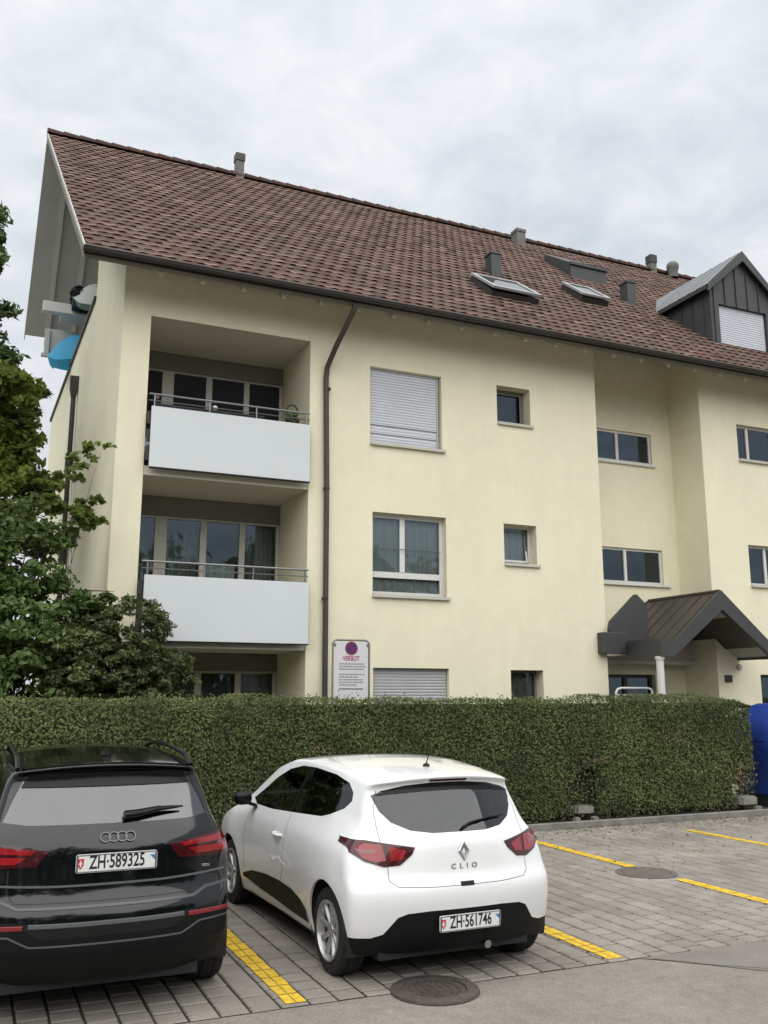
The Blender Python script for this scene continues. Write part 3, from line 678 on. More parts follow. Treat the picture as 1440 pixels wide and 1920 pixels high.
# yellow lines: painted over the blocks, broken at the joints
for m_, (X, a, b) in enumerate(MARKS):
    t = MB(); w = .072; y = a
    while y < b - .02:
        y1 = min(y + PL - .012, b)
        dx = -(y - 6.2) * (.0 if m_ != 2 else 0.0)
        if not any((X - c) ** 2 + ((y + y1) / 2 - d) ** 2 < (r + .10) ** 2 for c, d, r, r2 in MH):
            e = rng.uniform(-.005, .005, 4)
            t.add([(X - w + e[0], y, .0115), (X - .004, y, .0115), (X - .004, y1, .0115), (X - w + e[1], y1, .0115)], [(0, 1, 2, 3)])
            t.add([(X + .002, y, .0115), (X + w + e[2], y, .0115), (X + w + e[3], y1, .0115), (X + .002, y1, .0115)], [(0, 1, 2, 3)])
        y += PL
    tag(t.build('parking_line', M_yellow), kind='structure')
# weeds and dry leaves along the kerb
M_weed = mat('kerb_weeds', (.085, .10, .03), .8, attr='tint', attr_amt=.6, second=(.16, .13, .06), vscale=8.)
t = MB()
for k in range(1500):
    x = rng.uniform(6.2, 17); y = YK - abs(rng.normal(0, .38)) if k % 3 else rng.uniform(9, 12.2)
    if k % 3 and y < 11: continue
    s_ = rng.uniform(.012, .032); a = rng.uniform(0, 6.28); t.tint = rng.uniform(0, 1); z = .012
    p = [(x + s_ * math.cos(a + q) * (1 if i % 2 else .55), y + s_ * math.sin(a + q) * (1 if i % 2 else .55), z + rng.uniform(0, .016)) for i, q in enumerate((0, 1.57, 3.14, 4.71))]
    t.add(p, [(0, 1, 2, 3)])
tag(t.build('leaf_litter', M_weed), 'scattered dry leaves and small weeds on the pavers along the kerb', 'leaf litter', kind='stuff')
t = MB(); t.box(-40, 40, YK, YK + .09, -.05, .10, .008); tag(t.build('kerb', M_conc), kind='structure')
t = MB(); t.quad((-40, YK + .09, .05), (40, YK + .09, .05), (40, 14.0, .06), (-40, 14.0, .06)); tag(t.build('planting_bed', M_soil), kind='structure')
t = MB(); t.quad((-40, 14.0, .064), (40, 14.0, .064), (40, 40, .064), (-40, 40, .064)); tag(t.build('garden_path', M_conc), kind='structure')
# manhole covers
M_iron = mat('rusty_cast_iron', (.075, .062, .054), .75, metal=.1, var=.3, vscale=12., bump=.5, bscale=80)
M_pink = mat('grey_brown_cover', (.115, .092, .082), .8, var=.15, vscale=9., bump=.4, bscale=120)
M_ringc = mat('cover_ring', (.10, .09, .08), .8, var=.2, bump=.3)
for k, (x, y, r, r2) in enumerate(MH):
    o = thing('manhole_cover', ['rusty cast iron manhole cover in the asphalt edge behind the white hatchback', 'round grey-brown manhole cover interrupting the yellow line beside the white hatchback'][k], 'manhole cover', (x, y, 0), 0, 'manhole covers')
    t = MB()
    if k == 0:
        t.lathe([(.001, .012), (r2, .012), (r2 + .004, .002)], 40, 'z', (x, y, 0))
        for i in range(-7, 8):
            yy = i * .033; hw = math.sqrt(max(0, (r2 - .02) ** 2 - yy * yy))
            n = int(hw * 2 / .05)
            for j in range(n): xx = -hw + (j + .5) * 2 * hw / n; t.box(x + xx - .016, x + xx + .016, y + yy - .008, y + yy + .008, .011, .020, .003)
    else:
        t.lathe([(.001, .019), (r2, .019), (r2 + .003, .010)], 48, 'z', (x, y, 0))
    t.build('lid', M_iron if k == 0 else M_pink, o, 30)
    t = MB(); t.lathe([(r2 + .006, .006), (r2 + .008, .0185), (r + .0, .0185), (r + .012, .0145), (r + .045, .0135), (r + .05, .0)], 48, 'z', (x, y, 0)); t.build('frame', M_ringc if k else M_iron, o, 30)

# ------------------------------------------------------------ the apartment building
M_wall = mat('pale_yellow_render', (.80, .755, .572), .9, var=.045, vscale=.55, bump=.22, bscale=220, detail=8, streak=.5)
speckle(M_wall, 2.2, .035)
def streaks(m, amt):
    nt = m.node_tree; N = nt.nodes; L = nt.links; b = N['Principled BSDF']; src = b.inputs['Base Color'].links[0].from_socket
    tc = N.new('ShaderNodeTexCoord'); mp = N.new('ShaderNodeMapping'); mp.inputs['Scale'].default_value = (5, 5, .28); L.new(tc.outputs['Object'], mp.inputs[0])
    n = N.new('ShaderNodeTexNoise'); n.inputs['Scale'].default_value = 1.3; n.inputs['Detail'].default_value = 6; n.inputs['Roughness'].default_value = .6; L.new(mp.outputs[0], n.inputs[0])
    mr = N.new('ShaderNodeMapRange'); mr.inputs[1].default_value = .35; mr.inputs[2].default_value = .7; mr.inputs[3].default_value = 1 - amt; mr.inputs[4].default_value = 1 + amt * .5; L.new(n.outputs[0], mr.inputs[0])
    s = N.new('ShaderNodeVectorMath'); s.operation = 'SCALE'; L.new(src, s.inputs[0]); L.new(mr.outputs[0], s.inputs['Scale']); L.new(s.outputs[0], b.inputs['Base Color'])
streaks(M_wall, .018)
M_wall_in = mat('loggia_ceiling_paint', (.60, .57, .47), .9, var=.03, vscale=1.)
M_soffit = mat('soffit_boards', (.20, .19, .165), .8, var=.08, vscale=3.)
M_gboard = mat('grey_roof_boarding', (.48, .49, .46), .8, var=.08, vscale=1.2)
M_gboard2 = mat('grey_batten', (.60, .60, .57), .8)
M_wht = mat('white_painted_frame', (.64, .64, .62), .5, var=.03)
M_frm = mat('weathered_light_frame', (.50, .49, .45), .6, var=.05)
M_sill = mat('stone_sill', (.50, .49, .43), .75, var=.06)
M_shut = mat('grey_slat_shutter', (.56, .585, .64), .5, var=.03)
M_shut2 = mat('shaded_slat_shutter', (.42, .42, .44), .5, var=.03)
M_rail = mat('galvanised_rail', (.22, .23, .23), .4, metal=.7)
M_panel = mat('white_fibre_cement', (.60, .64, .665), .6, var=.025, vscale=1.2)
M_slate = mat('dark_sheet_metal', (.052, .055, .055), .5, metal=.2, var=.12, vscale=2.5)
M_slate_b = mat('brown_sheet_metal', (.062, .053, .048), .45, metal=.25, var=.12, vscale=2.5)
M_gut = mat('dark_brown_gutter', (.030, .027, .024), .5, var=.2)
M_pipe = mat('dark_brown_downpipe', (.050, .040, .032), .5, var=.2, vscale=6)
M_pane = glass_mat('window_pane', (.62, .68, .68), .05)  # default bluish gloss colour paints blue sky into the reflections
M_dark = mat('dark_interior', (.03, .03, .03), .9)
M_curt = mat('net_curtain', (.66, .67, .66), .9, var=.05)
M_curt_d = mat('patterned_curtain', (.30, .29, .26), .9, var=.3, vscale=14, streak=.2)
M_blind = mat('navy_roller_blind', (.018, .019, .030), .6)
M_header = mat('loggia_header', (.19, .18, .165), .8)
M_room = mat('room_wall', (.25, .24, .22), .9)
YF = 14.6
B = thing('apartment_building', 'three-storey pale yellow apartment building with a steep brown tiled roof', 'building', (8, YF, 0))
WLOC[B.name] = Vector((8, YF, 0))
def wall_with_holes(mb, y, x0, x1, z0, z1, holes, depth):
    """front face at y with rectangular holes and reveals going back by depth"""
    xs = sorted({x0, x1} | {h[0] for h in holes} | {h[1] for h in holes}); zs = sorted({z0, z1} | {h[2] for h in holes} | {h[3] for h in holes})
    for a, b in zip(xs, xs[1:]):
        for c, d in zip(zs, zs[1:]):
            mx, mz = (a + b) / 2, (c + d) / 2
            if any(h[0] < mx < h[1] and h[2] < mz < h[3] for h in holes): continue
            mb.quad((a, y, c), (b, y, c), (b, y, d), (a, y, d))
    for h in holes:
        a, b, c, d = h[:4]; e = y + (h[4] if len(h) > 4 else depth)
        mb.quad((a, y, c), (a, e, c), (a, e, d), (a, y, d)); mb.quad((b, y, c), (b, e, c), (b, e, d), (b, y, d))
        mb.quad((a, y, d), (b, y, d), (b, e, d), (a, e, d)); mb.quad((a, y, c), (b, y, c), (b, e, c), (a, e, c))
XL, XC, XR_ = 1.76, 11.12, 13.85       # gable corner, stair recess left, stair recess right
WT = 9.35
REC = (2.21, 5.00, .1, 8.17, 1.65)
W_BIG = [(6.15, 7.60, 6.45, 7.88), (6.20, 7.66, 3.72, 5.18), (6.22, 7.68, 1.0, 2.46)]
W_SM = [(8.80, 9.55, 7.15, 7.89), (8.88, 9.60, 4.42, 5.17), (8.95, 9.65, 1.70, 2.45)]
W_RT = [(14.87, 16.6, 7.05, 7.84), (14.94, 16.6, 4.30, 5.16), (15.0, 16.1, .2, 2.42)]
t = MB()
wall_with_holes(t, YF, XL, XC, .06, WT, [REC] + [w + (.24,) for w in W_BIG] + [w + (.30,) for w in W_SM], .24)
t.quad((XC, YF, .06), (XC, 15.6, .06), (XC, 15.6, WT), (XC, YF, WT))
t.build('front_wall', M_wall, B)
t = MB()
W_ST = [(11.45, 13.30, 6.96, 7.66), (11.45, 13.43, 4.32, 5.07)]
W_DR = [(11.55, 13.05, .1, 2.42), ]
wall_with_holes(t, 15.55, XC, XR_, .06, 9.9, [w + (.12,) for w in W_ST] + [w + (.2,) for w in W_DR], .2)
t.build('stair_wall', M_wall, B)
t = MB(); wall_with_holes(t, YF, XR_, 27.0, .06, WT, [w + (.2,) for w in W_RT], .2); t.quad((XR_, YF, .06), (XR_, 15.55, .06), (XR_, 15.55, WT), (XR_, YF, WT)); t.build('right_wall', M_wall, B)
# gable side wall: tall strip under the roof, then a long parapet running back
GX = lambda y: XL - (y - YF) * .019
t = MB(); z1 = lambda y: 8.72 + .829 * (y - 13.8)
ya, yb, yc = YF + .004, 18.55, 28.2
P = [(GX(ya), ya, .06), (GX(yc), yc, .06), (GX(yc), yc, 10.05), (GX(yb), yb, 10.0), (GX(yb), yb, z1(yb)), (GX(ya), ya, z1(ya))]
t.prism(P, (.30, 0, 0)); t.build('gable_wall', M_wall, B)
t = MB(); t.prism([(GX(yb) - .05, yb - .0, 10.0), (GX(yc) - .05, yc + .05, 10.05), (GX(yc) + .34, yc + .05, 10.05), (GX(yb) + .34, yb, 10.0)], (0, 0, .07)); t.build('parapet_coping', M_gut, B)
t = MB(); t.quad((2.0, 28.1, .06), (27, 28.1, .06), (27, 28.1, 9.2), (2.0, 28.1, 9.2)); t.quad((27, YF, .06), (27, 28.1, .06), (27, 28.1, 9.3), (27, YF, 9.3)); t.build('rear_wall', M_wall, B)
t = MB(); t.quad((2.0, 18.6, 8.9), (27, 18.6, 8.9), (27, 28.1, 8.9), (2.0, 28.1, 8.9)); t.build('attic_floor', M_conc, B)
# loggia: ceilings, slabs, back walls
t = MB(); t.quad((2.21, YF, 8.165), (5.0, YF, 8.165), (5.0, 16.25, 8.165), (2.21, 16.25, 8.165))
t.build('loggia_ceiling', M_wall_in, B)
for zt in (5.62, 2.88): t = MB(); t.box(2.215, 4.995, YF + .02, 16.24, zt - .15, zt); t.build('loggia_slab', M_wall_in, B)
floors = [(7.80, 5.62, 7.84), (5.08, 2.88, 5.12), (2.38, .1, 2.42)]
bars = [2.24, 2.44, 2.73, 2.91, 3.52, 3.63, 4.23, 4.34, 4.93, 5.0]
for k, (wt, fl, hb) in enumerate(floors):
    top = (8.16, 5.46, 2.72)[k]
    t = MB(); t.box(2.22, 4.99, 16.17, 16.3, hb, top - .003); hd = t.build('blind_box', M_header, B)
    t = MB(); t.box(2.22, 4.99, 16.20, 16.26, wt, hb - .003)
    for a, b in ((2.44 - .2, 2.30), (2.73 - .02, 2.92), (3.515, 3.63), (4.235, 4.34), (4.93, 4.99)): t.box(a, b, 16.195, 16.265, fl + .02, wt - .002)
    t.box(2.30, 4.93, 16.205, 16.255, fl + .02, fl + .10)
    fr = t.build('patio_window', M_frm, B)
    for a, b in ((2.30, 2.71), (2.92, 3.515), (3.63, 4.235), (4.34, 4.93)):
        t = MB(); t.quad((a, 16.235, fl + .1), (b, 16.235, fl + .1), (b, 16.235, wt), (a, 16.235, wt)); t.build('pane', M_pane, fr)
    if k == 0:
        t = MB()
        for a, b in ((2.30, 2.71), (2.92, 3.515), (3.63, 4.235), (4.34, 4.93)):
            z = 6.55
            while z < wt - .03: t.add([(a, 16.215, z), (b, 16.215, z), (b, 16.190, z + .05), (a, 16.190, z + .05)], [(0, 1, 2, 3)]); z += .062
        t.build('venetian_blind', M_blind, fr)
    else:
        for (a, b), cm in zip(((2.30, 2.71), (2.95, 3.49), (3.66, 4.21), (4.36, 4.90)), (M_curt_d, M_curt_d, M_curt if k == 1 else M_curt_d, M_curt_d)):
            t = MB(); n = 44; zt_ = wt - .05 if cm is not M_curt else 4.35
            vs = []; 
            for i in range(n + 1):
                x = a + (b - a) * i / n; y = 16.33 + .022 * math.sin(i * 1.3) + .01 * math.sin(i * .47); vs += [(x, y, fl + .06), (x, y, zt_)]
            t.add(vs, [(2 * i, 2 * i + 2, 2 * i + 3, 2 * i + 1) for i in range(n)]); t.build('curtain', cm, fr, 60)
t = MB()
t.box(2.2, 5.0, 17.3, 17.35, 0.1, 8.2); t.build('room_back_wall', M_room, B)
# balcony fronts with rails
for k, (z0, z1_, x0, x1, zr) in enumerate(((5.57, 6.575, 2.27, 4.97, 6.79), (2.825, 3.84, 2.29, 4.99, 4.06))):
    bal = None
    t = MB(); t.box(x0, x1, 14.44, 14.475, z0, z1_, .004); bal = t.build('balcony_front', M_panel, B)
    t = MB(); t.box(x0 + .01, x1 + .015, 14.478, 14.50, z0 - .02, z1_ - .01)
    t.build('panel_backing', M_gut, bal)
    t = MB(); t.tube([(x0 - .04, 14.50, zr), (x1, 14.50, zr)], .018, 8); t.tube([(x0 - .04, 14.50, (zr + z1_) / 2 - .0), (x1, 14.50, (zr + z1_) / 2 - .0)], .009, 6)
    for x in (x0 + .05, x0 + .95, x0 + 1.75, x1 - .06): t.tube([(x, 14.50, z0 + .1), (x, 14.50, zr)], .014, 6)
    t.build('railing', M_rail, bal)
    t = MB(); 
    for q in (0, 1, 2): t.box(2.215, 2.285, 14.51, 14.53, z0 + .12 + q * .30, z0 + .33 + q * .30)
    t.build('side_bracket', M_gut, bal)
# windows
def slat_shutter(x0, x1, z0, z1, y, m, parent, pitch=.055, tilt=.012, gaps=()):
    t = MB(); z = z1
    while z > z0 + .002:
        zb = max(z0, z - pitch); d = tilt if not any(a < z < b for a, b in gaps) else .035
        t.add([(x0, y, z), (x1, y, z), (x1, y - tilt, z - pitch * .35), (x0, y - tilt, z - pitch * .35), (x1, y - tilt, zb + .006), (x0, y - tilt, zb + .006), (x1, y + .004, zb), (x0, y + .004, zb)], [(0, 1, 2, 3), (3, 2, 4, 5), (5, 4, 6, 7)]); z -= pitch
    return t.build('roller_shutter', m, parent)
def sill(x0, x1, z, parent, y=YF, m=None, d=.06):
    t = MB(); t.box(x0 - .0, x1 + .05, y - d, y + .235, z - .055, z + .0, .004); return t.build('sill', m or M_sill, parent)
def curtain(x0, x1, z0, z1, y, m, parent):
    t = MB(); n = int((x1 - x0) / .012); vs = []
    for i in range(n + 1): x = x0 + (x1 - x0) * i / n; yy = y + .016 * math.sin(i * .9) + .008 * math.sin(i * .37 + 1); vs += [(x, yy, z0), (x, yy, z1)]
    t.add(vs, [(2 * i, 2 * i + 2, 2 * i + 3, 2 * i + 1) for i in range(n)]); return t.build('curtain', m, parent, 60)
def window(x0, x1, z0, z1, y, muntins=(), rails=(), fw=.06, m=None, parent=B, curt=None, back=True, d=.05):
    """frame with bars; panes between them"""
    t = MB(); f = fw
    t.box(x0, x0 + f, y, y + d, z0, z1, .004); t.box(x1 - f, x1, y, y + d, z0, z1, .004); t.box(x0 + f, x1 - f, y + .002, y + d - .002, z1 - f, z1); t.box(x0 + f, x1 - f, y + .002, y + d - .002, z0, z0 + f)
    xs = [x0 + f] + [v for a in muntins for v in (a - f * .7, a + f * .7)] + [x1 - f]
    zs = [z0 + f] + [v for a in rails for v in (a - f * .75, a + f * .75)] + [z1 - f]
    for a in rails: t.box(x0 + f, x1 - f, y + .003, y + d - .003, a - f * .75, a + f * .75)
    for a in muntins: t.box(a - f * .7, a + f * .7, y - .006, y + d - .004, (zs[-2] if rails else z0 + f), z1 - f, .003)
    w = t.build('window', m or M_wht, parent)
    for i in range(0, len(xs), 2):
        for j in range(0, len(zs), 2):
            if rails and j == 0 and i > 0: continue
            xa, xb = (xs[i], xs[i + 1]) if not (rails and j == 0) else (x0 + f, x1 - f)
            t = MB(); t.quad((xa, y + d * .55, zs[j]), (xb, y + d * .55, zs[j]), (xb, y + d * .55, zs[j + 1]), (xa, y + d * .55, zs[j + 1])); t.build('pane', M_pane, w)
    if curt: curtain(x0 + .03, x1 - .03, z0 + .02, z1 - .03, y + .10, curt, w)
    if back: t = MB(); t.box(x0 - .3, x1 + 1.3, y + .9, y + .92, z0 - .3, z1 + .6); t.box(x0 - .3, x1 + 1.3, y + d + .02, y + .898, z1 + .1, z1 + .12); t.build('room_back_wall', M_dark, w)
    return w
x0, x1, z0, z1_ = W_BIG[0]
w = window(x0, x1, z0, z1_, YF + .19, ((x0 + x1) / 2,), (z0 + .35,), back=False)
slat_shutter(x0 + .01, x1 - .07, z0 + .36, z1_, YF + .10, M_shut, w, .052, .010)
slat_shutter(x0 + .01, x1 - .07, z0 + .20, z0 + .33, YF + .10, M_shut, w, .052, .006); slat_shutter(x0 + .01, x1 - .07, z0 + .01, z0 + .17, YF + .10, M_shut, w, .052, .006)
t = MB(); t.box(x0 + .01, x1 - .07, YF + .112, YF + .12, z0, z1_); t.build('shutter_backing', M_shut2, w)
t = MB(); t.box(x1 - .07, x1 - .03, YF + .08, YF + .14, z0, z1_); t.build('shutter_guide', M_shut2, w); sill(x0, x1, z0, w)
x0, x1, z0, z1_ = W_BIG[1]
w = window(x0, x1, z0, z1_, YF + .14, (x0 + .64,), (z0 + .37,), curt=M_curt, fw=.07); sill(x0, x1, z0, w)
t = MB(); zz = z0 + .47
t.tube([(x0 + .05, YF + .09, zz + .36), (x1 - .07, YF + .09, zz + .36)], .008, 6)
t.build('guard_bar', M_rail, w)
x0, x1, z0, z1_ = W_BIG[2]
w = window(x0, x1, z0, z1_, YF + .19, (), (z0 + .37,), back=False); slat_shutter(x0 + .01, x1 - .01, z0 + .02, z1_, YF + .10, M_shut2, w, .052, .012)
for k, (x0, x1, z0, z1_) in enumerate(W_SM):
    w = window(x0, x1, z0, z1_, YF + .235, (), (), m=M_wht if k == 1 else M_header, curt=(None, M_curt, M_curt_d)[k], fw=.045)
    sill(x0, x1, z0, w, d=.05)
    if k < 2:    # tilted sash, open a little at the top
        t = MB(); a = x0 + .10; b = x1 - .06; dz = z1_ - z0 - .12; y = YF + .225; lean = (.0, .05)[k]
        for (xa, xb, za, zb) in ((a - .04, a, 0, dz), (b - .04, b, 0, dz), (a, b - .04, 0, .04), (a, b - .04, dz - .04, dz)):
            t.add([(xa, y + .0, z0 + .06 + za), (xb, y, z0 + .06 + za), (xb, y + lean * zb / dz * 2, z0 + .06 + zb), (xa, y + lean * zb / dz * 2, z0 + .06 + zb)], [(0, 1, 2, 3)])
        t.build('sash', M_wht if k == 1 else M_header, w)
for k, (x0, x1, z0, z1_) in enumerate(W_ST):
    w = window(x0, x1, z0, z1_, 15.60, ((x0 + x1) / 2 + .02,), (), m=M_wht, curt=(None, None)[k], fw=.05); sill(x0, x1 + (.0, .10)[k], z0, w, 15.55, M_wht)
for k, (x0, x1, z0, z1_) in enumerate(W_RT[:2]):
    w = window(x0, x1, z0, z1_, YF + .10, (x0 + .38 + .17 * k, x0 + 1.1), (), curt=None, fw=.05); sill(x0, x1, z0, w)
x0, x1, z0, z1_ = W_RT[2]; w = window(x0, x1, z0, z1_, YF + .14, (x0 + .5,), (), m=M_slate, fw=.06)
# entrance door under the canopy
x0, x1, z0, z1_ = W_DR[0]
w = window(x0, x1, z0, z1_, 15.66, (x0 + .80,), (), m=M_slate, fw=.07, back=True); w.name = 'entrance_door'; WLOC[w.name] = WLOC[B.name]
t = MB(); t.tube([(x0 + .72, 15.62, 1.0), (x0 + .72, 15.62, 1.5)], .015, 8); t.build('door_handle', M_rail, w)
# downpipe on the facade
t = MB(); r = .047
t.tube([(5.52, 13.78, 8.62), (5.50, 13.80, 8.52), (5.36, 14.30, 8.00), (5.29, 14.52, 7.70), (5.275, 14.53, 7.5), (5.31, 14.53, 5.5), (5.33, 14.53, .06)], r, 14); t.build('downpipe', M_pipe, B, 50)
for z in (7.3, 5.5, 3.6, 1.8):
    t = MB(); t.lathe([(r, -.02), (r + .012, -.02), (r + .012, .02), (r, .02)], 14, 'z', (5.305, 14.53, z)); t.box(5.29, 5.32, 14.55, 14.60, z - .01, z + .01); t.build('pipe_clip', M_gut, B)
t = MB(); gx = GX(21.0) - .09; t.tube([(gx, 21.0, .06), (gx, 21.0, 8.6)], .055, 12); t.tube([(gx, 21.0, 8.55), (gx, 21.0, 8.7), (gx, 21.0, 8.8), (gx, 21.0, 9.1)], [.06, .10, .13, .14], 4)
t.tube([(gx, 21, 6.9), (gx, 21, 7.3)], .085, 8); t.tube([(gx, 21, 4.8), (gx, 21, 5.2)], .085, 8); t.build('rainwater_pipe', M_pipe, B, 50)
# ------------------------------------------------------------ roof
M_tile = mat('clay_roof_tiles', (.078, .040, .032), .85, spec=.2, attr='tint', attr_amt=.32, var=.18, vscale=1.1, bump=.3, bscale=60)
def tile_lichen(m):
    nt = m.node_tree; N = nt.nodes; L = nt.links; b = N['Principled BSDF']; src = b.inputs['Base Color'].links[0].from_socket
    tc = N.new('ShaderNodeTexCoord'); n = N.new('ShaderNodeTexNoise'); n.inputs['Scale'].default_value = 1.6; n.inputs['Detail'].default_value = 10; n.inputs['Roughness'].default_value = .72; L.new(tc.outputs['Object'], n.inputs[0])
    mr = N.new('ShaderNodeMapRange'); mr.inputs[1].default_value = .42; mr.inputs[2].default_value = .66; mr.inputs[4].default_value = .75; L.new(n.outputs[0], mr.inputs[0])
    mx = N.new('ShaderNodeMix'); mx.data_type = 'RGBA'; L.new(mr.outputs[0], mx.inputs[0]); L.new(src, mx.inputs[6]); mx.inputs[7].default_value = (.075, .066, .058, 1); L.new(mx.outputs[2], b.inputs['Base Color'])
tile_lichen(M_tile); M_lip = mat('worn_lit_tile_lips', (.27, .185, .155), .8, spec=.25, attr='tint', attr_amt=.5, var=.3, vscale=2.5)  # lip colour raised to paint in caught light, besides worn edges
KS = .829; CS = math.hypot(1, KS); UY, UZ = 1 / CS, KS / CS
YE_, ZE_ = 13.72, 8.8 + KS * (13.72 - 13.8); YR, ZR = 22.0, 8.8 + KS * (22.0 - 13.8)
verge = lambda y: 1.03 - (y - 13.8) * .0525
XRT = 27.0
def tiles(name, rows, x_from, x_to, back=False):
    V = []; F = []; T = []; MI = []; TW = .232; EX = .299
    prof = [(0, .008), (.16, .003), (.46, .002), (.62, .009), (.80, .013), (.94, .010)]
    for r in range(rows):
        s0, s1 = r * EX - .03, (r + 1) * EX
        st = (r % 2) * TW / 2
        vx = verge(YE_ + (r + .5) * EX * UY)
        if back: vx = verge(YR)
        i0 = int((x_from + vx) / TW) - 1; i1 = int(x_to / TW)
        for i in range(i0, i1):
            xa = i * TW + st + rng.uniform(-.003, .003)
            if xa + TW < vx + .04 or xa > x_to: continue
            k = len(V); lift = rng.uniform(.034, .046); tw = rng.uniform(-.004, .004)
            for (s, h0) in ((s0, lift), (s1, .004)):
                for (u, h) in prof:
                    x = max(vx, xa + u * TW * 1.04); hh = h + h0 + tw * (u - .5)
                    if not back: y, z = YE_ + s * UY - hh * UZ, ZE_ + s * UZ + hh * UY
                    else: y, z = YR + (rows * EX - s) * UY + hh * UZ, ZR - (rows * EX - s) * UZ + hh * UY
                    V.append((x, y, z))
            for (u, h) in prof:
                x = max(vx, xa + u * TW * 1.04); s = s0 + .004
                s = s0 - .014; h2 = h + lift - .016
                if not back: V.append((x, YE_ + s * UY - h2 * UZ, ZE_ + s * UZ + h2 * UY))
                else: V.append((x, YR + (rows * EX - s) * UY + h2 * UZ, ZR - (rows * EX - s) * UZ + h2 * UY))
            for (u, h) in prof:
                x = max(vx, xa + u * TW * 1.04); s = s0 + .014
                if not back: V.append((x, YE_ + s * UY + .006 * UZ, ZE_ + s * UZ - .006 * UY))
                else: V.append((x, YR + (rows * EX - s) * UY - .006 * UZ, ZR - (rows * EX - s) * UZ - .006 * UY))
            F += [(k + j, k + j + 1, k + 7 + j, k + 6 + j) for j in range(5)] + [(k + 12 + j, k + 13 + j, k + j + 1, k + j) for j in range(5)]
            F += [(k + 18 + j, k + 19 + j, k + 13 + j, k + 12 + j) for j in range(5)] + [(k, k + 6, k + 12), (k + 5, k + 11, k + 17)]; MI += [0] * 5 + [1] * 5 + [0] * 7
            tv = float(np.clip(rng.normal(.46, .20), 0, 1))
            if rng.random() < .05: tv = min(1, tv + .35)
            T += [tv] * 17
    t = MB(); t.v = V; t.f = F; t.t = T; t.mi = MI; return t
t = MB()
th = .20
def slab(y0, z0, y1, z1, xr, th, mb, vf=verge):
    nrm = Vector((0, -(z1 - z0), (y1 - y0))).normalized(); 
    if nrm.z < 0: nrm = -nrm
    a, b = Vector((vf(y0), y0, z0)), Vector((vf(y1), y1, z1)); c, d = Vector((xr, y1, z1)), Vector((xr, y0, z0)); o = nrm * th
    mb.add([a, b, c, d, a - o, b - o, c - o, d - o], [(0, 1, 2, 3), (4, 7, 6, 5), (0, 4, 5, 1), (1, 5, 6, 2), (2, 6, 7, 3), (3, 7, 4, 0)])
slab(YE_ + .03, ZE_ + .01, YR, ZR - .01, XRT, .16, t)
roof = t.build('roof', M_soffit, B)
YB = 26.3; ZB = ZR - KS * (YB - YR); t = MB(); vb = lambda y: .60 - (y - 22) * .016
slab(YR + .01, ZR - .01, YB, ZB, XRT, .18, t, vb); t.build('rear_roof_slope', M_gboard, roof)
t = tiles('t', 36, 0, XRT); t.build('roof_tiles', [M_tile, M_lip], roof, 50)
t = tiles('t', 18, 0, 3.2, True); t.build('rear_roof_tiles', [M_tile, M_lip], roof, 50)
t = MB(); x = .60; k = 0
while x < XRT:
    vs = []; n = 8; r0, r1 = .115, .10
    for (xx, r) in ((x - .02, r0 + .012), (x + .40, r1)):
        for i in range(n + 1): a = math.pi * (i / n * 1.16 - .08); vs.append((xx, YR - math.cos(a) * r * 1.05, ZR + .035 + math.sin(a) * r))
    t.tint = float(np.clip(rng.normal(.4, .2), 0, 1)); t.add(vs, [(i, i + 1, n + 2 + i, n + 1 + i) for i in range(n)] + [tuple(range(n + 1))]); x += .385
t.build('ridge_tiles', M_tile, roof, 50)
# metal verge strips, front and rear
t = MB(); a = Vector((verge(YE_) - .015, YE_, ZE_)); b = Vector((verge(YR) - .015, YR, ZR))
t.prism([a + Vector((0, 0, .05)), b + Vector((0, 0, .05)), b - Vector((0, 0, .03)), a - Vector((0, 0, .03))], (.018, 0, 0)); t.build('verge_trim', M_frm, roof)
t = MB(); a = Vector((vb(YR) - .012, YR, ZR)); b = Vector((vb(YB) - .012, YB, ZB))
t.prism([a + Vector((0, 0, .03)), b + Vector((0, 0, .03)), b - Vector((0, 0, .24)), a - Vector((0, 0, .24))], (.02, 0, 0)); t.build('verge_board', M_gboard, roof)
for X in (1.05, 1.72, 2.5):
    t = MB(); o = -.185 * CS
    t.prism([(X, YR + .05, ZR - .05 + o), (X, YB, ZB + o), (X, YB, ZB + o - .10), (X, YR + .05, ZR - .15 + o)], (.12, 0, 0)); t.build('rafter', M_gboard2, roof)
# eaves: gutter, rafter tails
t = MB(); n = 10; vs = []
for x in (1.0, XRT):
    for rr in (.058, .050):
        for i in range(n + 1): a = math.pi * i / n; vs.append((x, 13.695 - math.cos(a) * rr, 8.73 - math.sin(a) * rr * 1.15))
m_ = n + 1
t.add(vs, [(i, i + 1, 2 * m_ + i + 1, 2 * m_ + i) for i in range(n)] + [(m_ + i, m_ + i + 1, 3 * m_ + i + 1, 3 * m_ + i) for i in range(n)] + [(i, i + 1, m_ + i + 1, m_ + i) for i in range(n)])
t.tube([(1.0, 13.635, 8.735), (XRT, 13.635, 8.735)], .010, 8)
t.box(1.02, XRT, 13.757, 13.79, 8.655, 8.80)
t.build('gutter', M_gut, roof, 50)
x = 2.22
M_rt = mat('cream_rafter_end', (.50, .47, .39), .8)
while x < 26:
    t = MB(); t.prism([(x - .035, 13.90, 8.66), (x - .035, 14.62, 9.24), (x - .035, 14.62, 9.14), (x - .035, 13.93, 8.57)], (.07, 0, 0)); t.build('rafter_tail', M_rt, roof); x += .684
